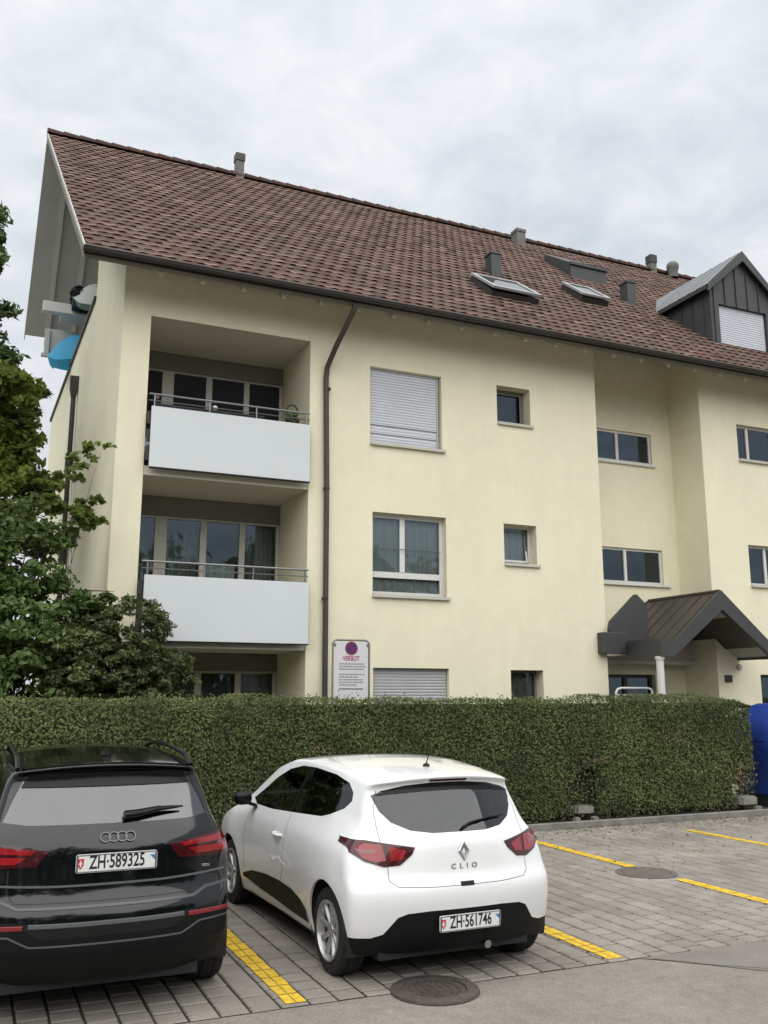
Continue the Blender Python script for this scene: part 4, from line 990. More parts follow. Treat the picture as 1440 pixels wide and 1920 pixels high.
# attic gable recess: grey boarded walls, terrace balcony, sheet metal
t = MB(); t.quad((3.4, 18.5, 8.9), (3.4, 27, 8.9), (3.4, 22, 15.4), (3.4, 18.5, 12.5)); t.build('attic_wall', M_gboard, B)
t = MB(); t.box(.98, 3.4, 24.3, 24.36, 10.75, 11.45)
for x in (1.0, 1.62, 2.25): t.box(x, x + .10, 24.24, 24.298, 10.75, 11.40)
t.box(.92, 3.4, 24.22, 24.34, 10.66, 10.74); t.build('attic_screen', M_gboard, B)
t = MB(); t.box(.83, 3.4, 23.0, 23.22, 11.42, 11.68, .006); t.box(1.3, 3.4, 23.22, 24.2, 11.60, 11.66); t.build('attic_balcony', M_wht, B)
# chimneys and metal boxes
def chimney(x, y, w, d, z0, z1, cap, m1, m2, name='chimney'):
    t = MB(); t.box(x - w / 2, x + w / 2, y - d / 2, y + d / 2, z0, z1 - cap, .008); c = t.build(name, m1, roof)
    t = MB(); t.box(x - w / 2 - .02, x + w / 2 + .02, y - d / 2 - .02, y + d / 2 + .02, z1 - cap, z1, .01); t.box(x - w / 2 - .035, x + w / 2 + .035, y - d / 2 - .035, y + d / 2 + .035, z0 + .0, z0 + .06) if 0 else None
    t.build('cap', m2, c)
M_chs = mat('chimney_render', (.15, .145, .135), .85, var=.2, vscale=6)
chimney(5.43, 22.0, .22, .22, 15.2, 16.27, .22, M_chs, M_gut)
chimney(13.85, 21.5, .30, .32, 14.7, 15.63, .10, M_chs, M_chs)
chimney(19.27, 22.0, .23, .23, 15.2, 16.16, .28, M_chs, M_gut)
chimney(10.36, 17.2, .26, .30, 11.2, 12.15, .06, M_slate, M_slate, 'vent_shaft')
chimney(14.30, 17.25, .26, .30, 11.2, 12.2, .06, M_slate, M_slate, 'vent_shaft')
t = MB(); t.lathe([(.001, .22), (.12, .20), (.19, .12), (.20, .03), (.18, -.05), (.16, -.1), (.16, -.35)], 20, 'z', (19.88, 21.7, 15.72)); t.build('vent_dome', M_chs, roof, 40)
t = MB(); t.prism([(13.65, 18.7, 12.7), (13.65, 18.7, 13.30), (13.65, 19.9, 14.1), (13.65, 19.9, 13.6)], (1.15, 0, 0)); t.box(13.62, 14.83, 18.65, 18.71, 13.24, 13.32); t.build('exhaust_housing', M_slate, roof)
# roof windows
def rp(x, s, h): return Vector((x, YE_ + s * UY - h * UZ, ZE_ + s * UZ + h * UY))
def rbox(mb, x0, x1, s0, s1, h0, h1, h1b=None):
    h1b = h1 if h1b is None else h1b
    mb.add([rp(x0, s0, h0), rp(x1, s0, h0), rp(x1, s1, h0), rp(x0, s1, h0), rp(x0, s0, h1), rp(x1, s0, h1), rp(x1, s1, h1b), rp(x0, s1, h1b)], [(0, 3, 2, 1), (4, 5, 6, 7), (0, 1, 5, 4), (1, 2, 6, 5), (2, 3, 7, 6), (3, 0, 4, 7)])
M_sky = mat('roof_window_frame', (.42, .43, .44), .35, metal=.4)
for (x0, x1, y0, y1, lift) in ((9.12, 10.30, 15.30, 16.2, .26), (12.15, 12.95, 16.35, 17.15, .14)):
    s0, s1 = (y0 - YE_) * CS, (y1 - YE_) * CS
    t = MB(); rbox(t, x0 + .02, x1 - .02, s0 + .02, s1 - .02, .0, .155); w = t.build('roof_window', M_gut, roof)
    t = MB(); f = .09
    def fl(s): return .16 + lift * .22 * (s1 - s) / (s1 - s0)
    for (a, b, c, d) in ((x0, x0 + f, s0, s1), (x1 - f, x1, s0, s1), (x0 + f, x1 - f, s0, s0 + f), (x0 + f, x1 - f, s1 - f, s1)):
        t.add([rp(a, c, fl(c)), rp(b, c, fl(c)), rp(b, d, fl(d)), rp(a, d, fl(d)), rp(a, c, fl(c) + .05), rp(b, c, fl(c) + .05), rp(b, d, fl(d) + .05), rp(a, d, fl(d) + .05)], [(0, 3, 2, 1), (4, 5, 6, 7), (0, 1, 5, 4), (1, 2, 6, 5), (2, 3, 7, 6), (3, 0, 4, 7)])
    t.build('sash', M_sky, w)
    t = MB(); t.quad(rp(x0 + f, s0 + f, fl(s0 + f) + .03), rp(x1 - f, s0 + f, fl(s0 + f) + .03), rp(x1 - f, s1 - f, fl(s1 - f) + .03), rp(x0 + f, s1 - f, fl(s1 - f) + .03)); t.build('pane', M_skyl, w)
# dormer
ds = MB(); YD = 15.12; yb_ = lambda z: 13.8 + (z - 8.8) / KS
xl, xr, xa = 14.90, 16.86, 15.88; ze = 11.40; za = 12.22
ds.add([(xl, YD, 9.7), (xl, YD, ze), (xl, yb_(ze), ze)], [(0, 1, 2)]); ds.add([(xr, YD, 9.7), (xr, YD, ze), (xr, yb_(ze), ze)], [(0, 1, 2)])
wx0, wx1, wz0, wz1 = 15.15, 16.62, 9.80, 10.93
for (a, b, c, d) in ((xl, wx0, 9.7, ze), (wx1, xr, 9.7, ze), (wx0, wx1, wz1, ze)): ds.quad((a, YD, c), (b, YD, c), (b, YD, d), (a, YD, d))
ds.add([(xl, YD, ze), (xr, YD, ze), (xa, YD, za)], [(0, 1, 2)])
ds.quad((wx0, YD, wz1), (wx1, YD, wz1), (wx1, YD + .12, wz1), (wx0, YD + .12, wz1)); ds.quad((wx0, YD, wz0), (wx0, YD, wz1), (wx0, YD + .12, wz1), (wx0, YD + .12, wz0)); ds.quad((wx1, YD, wz0), (wx1, YD, wz1), (wx1, YD + .12, wz1), (wx1, YD + .12, wz0))
k = 0
for x in (15.0, 15.35, 15.70, 16.05, 16.4, 16.75):
    z0_ = 9.7 if (x < wx0 or x > wx1) else wz1; z1_ = za - abs(x - xa) * .84 - .05; ds.box(x - .008, x + .008, YD - .028, YD - .002, z0_, z1_)
y = YD + .22
while y < yb_(ze) - .1: ds.box(xl - .028, xl - .002, y - .008, y + .008, 8.8 + KS * (y - 13.8) + .05, ze); y += .36
dm = ds.build('dormer', M_slate, B)
slat_shutter(wx0 + .02, wx1 - .02, 9.85, wz1, YD + .08, M_shut, dm, .055, .012)
t = MB(); 
for s_ in (-1, 1):
    e = Vector((xa + s_ * 1.14, 15.0, 11.29)); a = Vector((xa, 15.0, 12.33)); yb1 = yb_(11.29); yb2 = yb_(12.33)
    t.add([e, a, Vector((a.x, yb2, a.z)), Vector((e.x, yb1, e.z)), e - Vector((0, 0, .09)), a - Vector((0, 0, .09)), Vector((a.x, yb2, a.z - .09)), Vector((e.x, yb1, e.z - .09))], [(0, 1, 2, 3), (4, 7, 6, 5), (0, 4, 5, 1), (1, 5, 6, 2), (2, 6, 7, 3), (3, 7, 4, 0)])
    # rake boards
    t.add([e + Vector((0, -.012, .01)), a + Vector((0, -.012, .01)), a + Vector((0, -.012, -.24)), e + Vector((0, -.012, -.16)), e + Vector((0, .03, .01)), a + Vector((0, .03, .01)), a + Vector((0, .03, -.24)), e + Vector((0, .03, -.16))], [(0, 1, 2, 3), (4, 7, 6, 5), (0, 4, 5, 1), (1, 5, 6, 2), (2, 6, 7, 3), (3, 7, 4, 0)])
t.build('dormer_roof', M_slate, dm)
M_seam = mat('light_zinc_roof', (.19, .20, .205), .4, metal=.5, var=.1)
for s_ in (-1, 1):
    t = MB(); e = Vector((xa + s_ * 1.13, 15.03, 11.30)); a = Vector((xa + s_ * .01, 15.03, 12.33)); yb1 = yb_(11.29); yb2 = yb_(12.33)
    o = Vector((s_ * .006, 0, .007)); t.quad(e + o, a + o, Vector((a.x, yb2, a.z)) + o, Vector((e.x, yb1, e.z)) + o)
    for q in range(1, 7):
        yy = 15.03 + q * .32; 
        def lim(p): return p
        p0 = Vector((e.x, yy, e.z)) + o; p1 = Vector((a.x, yy, a.z)) + o
        if yy > yb1: u = (yy - yb1) / (yb2 - yb1); p0 = p0.lerp(p1, min(.98, u))
        t.tube([p0, p1], .014, 4)
    t.build('zinc_sheet', M_seam, dm)
# ------------------------------------------------------------ entrance canopy
cn = MB(); prof = [(12.94, 3.94), (11.80, 3.00), (11.42, 2.97), (11.42, 2.70), (11.62, 2.70), (12.94, 3.55), (14.26, 2.70), (14.46, 2.70), (14.46, 2.97), (14.08, 3.00)]
YC0, YC1 = 13.4, 15.5
# front fascia as a bent band
def band(mb, pts_o, pts_i, y0, y1):
    for (a, b, c, d) in zip(pts_o, pts_o[1:], pts_i[1:], pts_i): mb.prism([(a[0], y0, a[1]), (b[0], y0, b[1]), (c[0], y0, c[1]), (d[0], y0, d[1])], (0, y1 - y0, 0))
band(cn, [(11.42, 2.98), (11.80, 3.02), (12.94, 3.97), (14.08, 3.02), (14.46, 2.98)], [(11.42, 2.70), (11.72, 2.70), (12.94, 3.60), (14.16, 2.70), (14.46, 2.70)], YC0, YC0 + .10)
cn.box(11.42, 11.50, YC0 + .102, 14.355, 2.70, 3.02)
cn.box(14.38, 14.46, YC0 + .102, 14.59, 2.70, 2.98)
cn.box(10.90, 11.50, 14.40, 14.595, 2.78, 3.18, .01)
cn.prism([(11.10, 14.42, 3.25), (11.14, 14.42, 3.40), (11.76, 14.42, 3.94), (11.99, 14.42, 3.74), (11.99, 14.42, 3.0), (11.12, 14.42, 3.0)], (0, .12, 0))
can = cn.build('entrance_canopy', M_slate, B)
t = MB()
for s_ in (-1, 1):
    e = Vector((12.94 + s_ * 1.16, YC0 + .10, 2.985)); a = Vector((12.94, YC0 + .10, 3.945)); dy = Vector((0, YC1 - YC0 - .1, 0)); o = Vector((0, 0, -.06))
    t.add([e, a, a + dy, e + dy, e + o, a + o, a + dy + o, e + dy + o], [(0, 1, 2, 3), (4, 7, 6, 5), (0, 4, 5, 1), (1, 5, 6, 2), (2, 6, 7, 3), (3, 7, 4, 0)])
    for q in range(0, 7):
        yy = YC0 + .16 + q * .33; p0 = Vector((e.x, yy, e.z + .004)); p1 = Vector((a.x, yy, a.z + .004)); t.tube([p0, p1], .016, 4)
t.prism([(11.50, YC0 + .102, 2.99), (11.80, YC0 + .102, 3.01), (11.80, YC0 + .102, 2.93), (11.50, YC0 + .102, 2.93)], (0, 1.2, 0))
t.tube([(12.94, YC0 + .05, 3.96), (12.94, YC1, 3.96)], .03, 6)
t.build('sheet_roof', M_slate_b, can)
M_canc = mat('canopy_ceiling', (.55, .51, .45), .8)
t = MB()
for s_ in (-1, 1):
    a = Vector((12.94, YC0 + .11, 3.86)); e = Vector((12.94 + s_ * 1.42, YC0 + .11, 2.76)); dy = Vector((0, YC1 - YC0 - .1, 0)); t.quad(a, e, e + dy, a + dy)
t.prism([(11.6, 15.3, 2.70), (12.94, 15.3, 3.80), (14.28, 15.3, 2.70)], (0, .03, 0)); t.box(11.51, 14.37, 15.2, 15.5, 2.62, 2.70); t.build('ceiling', M_canc, can)
t = MB(); t.lathe([(.001, -.04), (.07, -.04), (.09, 0)], 20, 'z', (12.75, 14.2, 3.70)); t.build('ceiling_lamp', M_gut, can, 40)
t = MB(); t.tube([(11.47, 13.52, .05), (11.47, 13.52, 2.695)], .068, 20); t.tube([(11.47, 13.52, 2.64), (11.47, 13.52, 2.697)], .085, 20); t.build('column', M_wht, can, 50)
t = MB(); t.box(14.02, 14.20, 14.56, 14.598, 2.26, 2.40, .006); t.build('intercom_plate', M_gut, B)
t = MB(); t.lathe([(.001, -.07), (.05, -.06), (.065, -.02), (.065, 0)], 20, 'y', (14.42, 14.60, 2.57)); t.build('wall_lamp', M_sill, B, 40)
# ------------------------------------------------------------ greenery
def leaf_mat(name, col, second, amt=.55, tr=.25, rough=.55):
    return mat(name, col, rough, var=.3, vscale=1.4, second=second, attr='tint', attr_amt=amt, trans=tr)
M_hedge = leaf_mat('hedge_leaves', (.082, .118, .038), (.150, .185, .066), .42, .25, .8)
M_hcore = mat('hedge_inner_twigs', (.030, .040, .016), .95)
M_bark = mat('bark', (.06, .048, .036), .9, var=.3, vscale=8, bump=.8, bscale=30)
def leaves(name, P, Nrm, size, m, parent, aspect=1.9, fold=.25, tint=None, narrow=False):
    """one small folded leaf per point; P, Nrm arrays (n,3); size array"""
    n = len(P); r = rng
    t1 = r.normal(size=(n, 3)); t1 -= Nrm * (t1 * Nrm).sum(1, keepdims=True); t1 /= np.linalg.norm(t1, axis=1, keepdims=True) + 1e-9
    t2 = np.cross(Nrm, t1); s = size[:, None]
    a = P - t1 * s * .5 * aspect; b = P + t1 * s * .5 * aspect
    c = P + t2 * s * .5 + Nrm * s * fold + t1 * s * .08; d = P - t2 * s * .5 + Nrm * s * fold + t1 * s * .08
    V = np.stack([a, c, b, d], 1).reshape(-1, 3); 
    me = bpy.data.meshes.new(name); idx = np.arange(n * 4).reshape(-1, 4)
    F = np.stack([idx[:, [0, 1, 2]], idx[:, [0, 2, 3]]], 1).reshape(-1, 3)
    me.vertices.add(len(V)); off = WLOC.get(parent.name, Vector((0, 0, 0))) if parent else Vector((0, 0, 0))
    me.vertices.foreach_set('co', (V - np.array(off)).astype(np.float32).ravel())
    me.loops.add(F.size); me.loops.foreach_set('vertex_index', F.astype(np.int32).ravel())
    me.polygons.add(len(F)); me.polygons.foreach_set('loop_start', np.arange(0, F.size, 3, dtype=np.int32)); me.polygons.foreach_set('loop_total', np.full(len(F), 3, np.int32))
    at = me.attributes.new('tint', 'FLOAT', 'FACE'); tv = tint if tint is not None else np.clip(r.normal(.5, .22, n), 0, 1)
    at.data.foreach_set('value', np.repeat(tv, 2).astype(np.float32)); me.update(calc_edges=True)
    o = link(name, me, m, parent); return o
def unit(a): return a / (np.linalg.norm(a, axis=1, keepdims=True) + 1e-9)
def noise3(P, sc, seed=0):
    r = np.random.default_rng(seed); out = np.zeros(len(P))
    for k in range(10):
        w = unit(r.normal(size=(1, 3)))[0] * sc * r.uniform(.6, 1.8); out += np.sin(P @ w + r.uniform(0, 6.28))
    return out / 3.2
# hedge
H = thing('hedge', 'long clipped dark green hedge behind the parked cars along the kerb', 'hedge', (4, 13.0, .05))
hx0, hx1, hy0, hy1, hz = -9.0, 12.62, 12.55, 13.25, 1.965
n = 118000
u = rng.uniform(size=n)
face = rng.choice(4, n, p=[.80, .13, .05, .02]); X = rng.uniform(hx0, hx1, n); Z = rng.uniform(.10, hz, n); Y = rng.uniform(hy0, hy1, n)
P = np.zeros((n, 3)); Nr = np.zeros((n, 3))
m_ = face == 0; P[m_] = np.c_[X[m_], np.full(m_.sum(), hy0), Z[m_]]; Nr[m_] = (0, -1, .25)
m_ = face == 1; P[m_] = np.c_[X[m_], Y[m_], np.full(m_.sum(), hz)]; Nr[m_] = (0, -.2, 1)
m_ = face == 2; P[m_] = np.c_[np.full(m_.sum(), hx1), Y[m_], Z[m_]]; Nr[m_] = (1, -.2, .2)
m_ = face == 3; P[m_] = np.c_[X[m_], np.full(m_.sum(), hy1), Z[m_]]; Nr[m_] = (0, 1, .2)
dz = noise3(P, 1.4, 3) * .055 + noise3(P, 6, 4) * .034
P += unit(Nr) * dz[:, None] + rng.normal(0, .016, (n, 3))
inn = rng.random(n) < .35; P[inn] -= unit(Nr)[inn] * rng.uniform(.03, .10, (inn.sum(), 1))
# right end slopes down; bottom has a gap with bare twigs
ztop = np.where(P[:, 0] > 12.0, hz - (P[:, 0] - 12.0) * .26, hz + .05); P[:, 2] = np.minimum(P[:, 2], ztop)
keep = np.ones(n, bool)
hole = (((P[:, 0] - 9.05) / .33) ** 2 + ((P[:, 2] - .42) / .42) ** 2 < 1 + .3 * noise3(P, 9, 8)) & (face == 0); keep &= ~(hole & (rng.random(n) < .75))
hole2 = (((P[:, 0] - 12.45) / .35) ** 2 + ((P[:, 2] - .40) / .30) ** 2 < 1 + .3 * noise3(P, 9, 9)); keep &= ~(hole2 & (rng.random(n) < .8))
keep &= ~((P[:, 2] < .22 + .10 * noise3(P, 5, 5)) & (rng.random(n) < .6))
P, Nr = P[keep], Nr[keep]; n = len(P)
nn = unit(unit(Nr) + rng.normal(0, .55, (n, 3)))
br = .54 + .20 * noise3(P, 1.1, 11) + rng.normal(0, .24, n) 
# a few stray shoots above the clipped top
k_ = 160; Ps_ = np.c_[rng.uniform(hx0 + .2, 12.0, k_), rng.uniform(12.58, 13.1, k_), hz + .03 + rng.exponential(.020, k_)]
P = np.concatenate([P, Ps_]); nn = np.concatenate([nn, unit(rng.normal(0, .6, (k_, 3)) + (0, -.5, .6))]); br = np.concatenate([br, rng.uniform(.5, 1, k_)]); n += k_
leaves('foliage', P, nn, rng.uniform(.016, .029, n), M_hedge, H, tint=np.clip(br, 0, 1))
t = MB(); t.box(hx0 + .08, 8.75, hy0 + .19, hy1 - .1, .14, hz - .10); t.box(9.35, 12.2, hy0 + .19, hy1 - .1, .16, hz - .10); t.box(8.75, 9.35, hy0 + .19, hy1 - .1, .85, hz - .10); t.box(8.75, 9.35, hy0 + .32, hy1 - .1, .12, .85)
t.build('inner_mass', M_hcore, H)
t = MB()
for x in list(np.arange(-8.6, 12.6, .34)) + [8.85, 9.0, 9.2]:
    for q in range(3):
        a = rng.uniform(-.12, .12, 4); t.tube([(x + a[0] * .5, 12.85 + a[1], .04), (x + a[0], 12.82 + a[1], .45), (x + a[2], 12.72 + a[3], 1.0)], [.016, .011, .006], 5)
t.build('stems', M_bark, H)
# dry twigs: pale brown leaves in two bare spots
M_dry = mat('dry_leaves', (.17, .13, .085), .8, attr='tint', attr_amt=.5)
for (cx, cz, ww, hh, k_) in ((9.25, .98, .30, .05, 70), (12.25, .62, .30, .20, 160), (4.6, 1.2, .18, .1, 60), (6.5, .7, .2, .1, 50), (10.8, 1.3, .2, .12, 50)):
    P = np.c_[rng.normal(cx, ww * .5, k_), rng.normal(12.52, .03, k_), rng.normal(cz, hh * .6, k_)]; leaves('dry_foliage', P, unit(rng.normal(size=(k_, 3)) + (0, -1, 0)), rng.uniform(.015, .03, k_), M_dry, H)
def blob(c, r, n, shell=.55, seed=1, ns=1.6, thr=-.55):
    """points spread through an uneven ellipsoid crown, denser outside"""
    c = np.array(c); r = np.array(r); d = unit(rng.normal(size=(n, 3))); q = rng.uniform(size=n) ** (1 / 3.) * (1 - shell) + shell * rng.uniform(.75, 1.0, n)
    q = np.clip(q, 0, 1) * (1 + .22 * noise3(d, 3.0, seed)); P = c + d * r * q[:, None]
    k = noise3(P, ns * 2.2, seed + 50) > thr; return P[k], unit(d / r)[k]
def clumps(c, r, n, seed, cl=.26):
    """crown made of many small twig clumps spread through an ellipsoid"""
    c = np.array(c); r = np.array(r); k = max(8, int(n / 110)); d = unit(rng.normal(size=(k, 3))); q = rng.uniform(.25, 1.08, k) ** .6
    C = c + d * r * q[:, None]; sz = cl * rng.uniform(.6, 1.25, k) * min(1, r.min() / .5); w = rng.integers(0, k, n); e = rng.normal(size=(n, 3)); e = unit(e) * (rng.uniform(size=(n, 1)) ** .5)
    P = C[w] + e * sz[w][:, None] * np.array([1.15, 1, .62]); P[:, 2] -= .10 * (np.abs(e[:, :2]).sum(1)) * sz[w]; return P, unit(e * .6 + d[w] * .3 + (0, 0, .5))
def tree(name, label, cat, base, blobs, leaf, m, trunk, group=None, limbs=10, asp=1.9, droop=0., ns=1.6, thr=-.5, cl=.26):
    T = thing(name, label, cat, base, 0, group)
    Ps, Ns = [], []
    for k, (c, r, n) in enumerate(blobs): a, b = clumps(c, r, n, k, cl); Ps.append(a); Ns.append(b)
    P = np.concatenate(Ps); Nn = np.concatenate(Ns); n = len(P)
    nn = unit(Nn * .5 + rng.normal(0, .6, (n, 3)) + (0, 0, .35)); 
    leaves('crown', P, nn, rng.uniform(leaf * .7, leaf * 1.35, n), m, T, aspect=asp, tint=np.clip(.5 + .16 * noise3(P, 1.3, 6) + rng.normal(0, .2, n), 0, 1))
    t = MB(); b0 = Vector(base); r0, hgt = trunk; top = Vector(blobs[0][0]) + Vector((0, 0, blobs[0][1][2] * .5))
    pth = [b0, b0.lerp(top, .35) + Vector((.06, .04, 0)), b0.lerp(top, .7) - Vector((.05, .03, 0)), top]; t.tube(pth, [r0, r0 * .75, r0 * .5, r0 * .12], 9)
    for k in range(limbs):
        c, r, _ = blobs[k % len(blobs)]; e = Vector(c) + Vector([rng.uniform(-.75, .75) * q for q in r]); s = pth[1].lerp(pth[3], rng.uniform(0, .8)); mid = s.lerp(e, .5) + Vector((0, 0, .15))
        t.tube([s, mid, e], [r0 * .35, r0 * .2, r0 * .05], 6)
    t.build('trunk', M_bark, T, 60); return T
M_l1 = leaf_mat('dark_conifer_leaves', (.075, .130, .045), (.14, .215, .080), .55, .15)
M_l2 = leaf_mat('broad_green_leaves', (.095, .160, .040), (.160, .240, .075), .5, .45)
M_l3 = leaf_mat('yellow_green_leaves', (.16, .24, .040), (.24, .31, .07), .5, .5)
M_l4 = leaf_mat('olive_shrub_leaves', (.085, .130, .045), (.155, .190, .072), .55, .35)
tree('dark_tree', 'tall dark feathery tree at the left edge beside the gable', 'tree', (-.75, 19.5, .06), [((-.62, 19.5, 9.2), (.72, .9, 1.1), 5200), ((-.30, 19.5, 8.1), (.88, .9, .95), 6200), ((-.95, 19.0, 6.2), (1.3, 1.3, 2.0), 8000), ((-.15, 19.5, 6.9), (.95, .9, 1.1), 6500), ((-.58, 19.5, 11.2), (.42, .6, .95), 2300), ((.40, 19.5, 7.95), (.50, .6, .28), 1300), ((-.55, 19.3, 10.7), (.36, .5, .20), 600)], .075, M_l1, (.2, 9), limbs=14, asp=2.6, cl=.30)
tree('lime_tree', 'lighter green leafy tree behind the broad-leaved bush at the left edge', 'tree', (-.9, 17.0, .06), [((-.4, 17.0, 5.9), (1.1, 1.0, 1.4), 8500), ((.05, 17.0, 7.0), (.70, .8, .8), 3800), ((.30, 17.0, 5.4), (.75, .8, .9), 4500)], .085, M_l3, (.16, 7), limbs=9)
tree('broadleaf_tree', 'broad-leaved green tree in front of the pale gable wall', 'tree', (.55, 14.3, .06), [((.1, 14.3, 4.15), (1.05, .9, .95), 6500), ((.55, 14.2, 3.05), (1.15, .8, .85), 9500), ((-.6, 14.3, 3.4), (1.1, .8, 1.2), 8500), ((.95, 14.2, 4.35), (.4, .4, .25), 500), ((1.55, 14.15, 3.35), (.38, .4, .22), 650), ((.0, 14.3, 2.2), (1.9, .7, .75), 12000)], .062, M_l2, (.09, 4.5), limbs=22, asp=1.6, cl=.24)
tree('round_shrub', 'rounded olive-green shrub in front of the lowest balcony', 'shrub', (2.15, 13.75, .06), [((2.05, 13.75, 2.75), (.62, .5, .62), 7500), ((1.55, 13.75, 2.45), (.70, .5, .65), 7500), ((2.45, 13.75, 2.35), (.52, .45, .48), 5200), ((2.2, 13.75, 1.6), (1.1, .5, .7), 5000)], .036, M_l4, (.04, 2.5), limbs=26, asp=2.4, cl=.13)
tree('young_maple', 'slender young tree with sparse yellowish leaves against the gable wall', 'tree', (1.15, 14.1, .06), [((1.15, 14.1, 4.95), (.42, .3, .55), 330), ((1.42, 14.1, 4.62), (.36, .3, .30), 300), ((1.18, 14.1, 5.45), (.34, .25, .30), 130), ((1.55, 14.1, 5.72), (.26, .2, .07), 26), ((.8, 14.1, 4.9), (.5, .3, .5), 260)], .075, M_l3, (.014, 5.0), limbs=5, asp=1.5, cl=.17)
tree('small_bush', 'small yellow-green bush between the hedge end and the blue container', 'bush', (13.35, 13.6, .06), [((13.35, 13.6, 1.35), (.35, .3, .55), 2600), ((13.3, 13.5, .7), (.35, .3, .5), 1500)], .04, M_l3, (.02, 1.5), limbs=10)
# ------------------------------------------------------------ smaller things
M_post = mat('grey_sign_tube', (.20, .20, .19), .5, metal=.4)
M_sgn = mat('sign_white', (.60, .59, .62), .5); M_sgb = mat('sign_purple_blue', (.060, .022, .115), .5); M_sgr = mat('sign_dark_red', (.20, .02, .06), .5)
sx0, sx1, sy, sz0, sz1 = 5.03, 5.64, 13.4, 1.95, 2.84
sg = thing('parking_sign', 'white no-parking notice board in a grey tube frame standing behind the hedge', 'sign', (5.33, sy, .06))
t = MB(); rr = .07; path = [(sx0, sy, .06), (sx0, sy, sz1 - rr)] + [(sx0 + rr - rr * math.cos(a), sy, sz1 - rr + rr * math.sin(a)) for a in (R(30), R(60), R(90))] + [(sx1 - rr + rr * math.sin(a), sy, sz1 - rr + rr * math.cos(a)) for a in (0, R(30), R(60), R(90))] + [(sx1, sy, .06)]
t.tube(path, .016, 8); t.build('tube_frame', M_post, sg, 60)
t = MB(); t.box(sx0 + .022, sx1 - .022, sy - .012, sy - .006, sz0, sz1 - .03, .001); pn = t.build('sign_board', M_sgn, sg)
cx = 5.335
t = MB(); t.lathe([(.001, -.0145), (.088, -.0145), (.088, -.012)], 36, 'y', (cx, sy, 2.715)); t.build('blue_disc', M_sgb, pn, 30)
t = MB(); t.lathe([(.082, -.017), (.104, -.017), (.104, -.0125)], 36, 'y', (cx, sy, 2.715)); d = Vector((1, 0, -1)).normalized(); e = Vector((1, 0, 1)).normalized() * .010
c0 = Vector((cx, sy - .018, 2.715)); t.prism([c0 + d * .085 + e, c0 - d * .085 + e, c0 - d * .085 - e, c0 + d * .085 - e], (0, .002, 0)); t.build('red_ring_and_bar', M_sgr, pn, 30)
me = text_mesh('VERBOT', .105, .72, .0008, bold=.002); place_text(me, mat('sign_red_lettering', (.30, .05, .09), .6), pn, (cx - .003 - 5.33, -.0135, 2.555 - .06), (1, 0, 0), (0, 0, 1))
t = MB(); 
for r_ in range(9):
    z = 2.475 - r_ * .040; x = cx - .20
    if r_ in (3,): continue
    while x < cx + .20 - (.12 if r_ in (5, 8) else 0): w_ = rng.uniform(.015, .05); t.box(x, x + w_, sy - .0135, sy - .0122, z - .010, z + .010); x += w_ + .010
t.build('small_print', mat('sign_small_print', (.22, .22, .26), .6), pn)
t = MB(); t.box(cx - .20, cx + .20, sy - .0135, sy - .0122, 2.085, 2.103); t.build('bottom_line', mat('sign_dark_line', (.12, .12, .12), .6), pn)
for x in (sx0 + .03, sx1 - .03): t = MB(); t.box(x - .018, x + .018, sy - .02, sy + .02, 2.74, 2.79, .003); t.build('clamp', M_post, sg)
# blue collection container at the right edge
M_blue = mat('blue_container_plastic', (.012, .040, .24), .5, var=.1, vscale=2.); M_bdk = mat('dark_container_base', (.016, .018, .022), .7)
cb = thing('recycling_container', 'tall blue collection container on a dark base at the right edge', 'container', (13.75, 12.9, .0))
def ring(x0, x1, y0, y1, z, r=.12, n=5):
    return [(cx_ + r * math.cos(a), cy_ + r * math.sin(a), z) for cx_, cy_, a0 in ((x1 - r, y1 - r, 0), (x0 + r, y1 - r, 90), (x0 + r, y0 + r, 180), (x1 - r, y0 + r, 270)) for a in [R(a0 + 90 * k / n) for k in range(n + 1)]]
t = MB(); secs = [ring(13.06, 14.5, 12.55, 13.5, .26), ring(13.04, 14.52, 12.53, 13.52, .95), ring(13.02, 14.54, 12.50, 13.55, 1.0), ring(13.02, 14.54, 12.50, 13.55, 1.42), ring(13.16, 14.4, 12.6, 13.45, 1.60), ring(13.30, 14.26, 12.72, 13.33, 1.80), ring(13.42, 14.14, 12.8, 13.25, 1.85)]
n = len(secs[0]); t.add([p for s in secs for p in s], [(k * n + i, k * n + (i + 1) % n, (k + 1) * n + (i + 1) % n, (k + 1) * n + i) for k in range(len(secs) - 1) for i in range(n)] + [tuple(range((len(secs) - 1) * n, len(secs) * n))]); t.build('body', M_blue, cb, 40)
t = MB(); s0, s1 = ring(13.08, 14.48, 12.57, 13.48, .0), ring(13.08, 14.48, 12.57, 13.48, .255); t.add(s0 + s1, [(i, (i + 1) % n, n + (i + 1) % n, n + i) for i in range(n)] + [tuple(range(n, 2 * n))]); t.box(12.98, 14.58, 12.46, 12.60, .0, .12, .01); t.build('base', M_bdk, cb, 40)
t = MB(); t.lathe([(.001, -.02), (.13, -.02), (.15, 0)], 24, 'y', (13.8, 12.505, 1.22)); t.build('slot_flap', M_bdk, cb, 40)
t = MB()
for x in (13.2, 13.35, 14.2, 14.35): t.box(x - .012, x + .012, 12.515, 12.535, .34, .9, .004)
t.box(13.0, 14.56, 12.485, 12.50, 1.19, 1.22, .003); t.box(13.005, 13.02, 12.7, 13.4, 1.19, 1.22, .003); t.build('moulded_rib', M_blue, cb, 40)
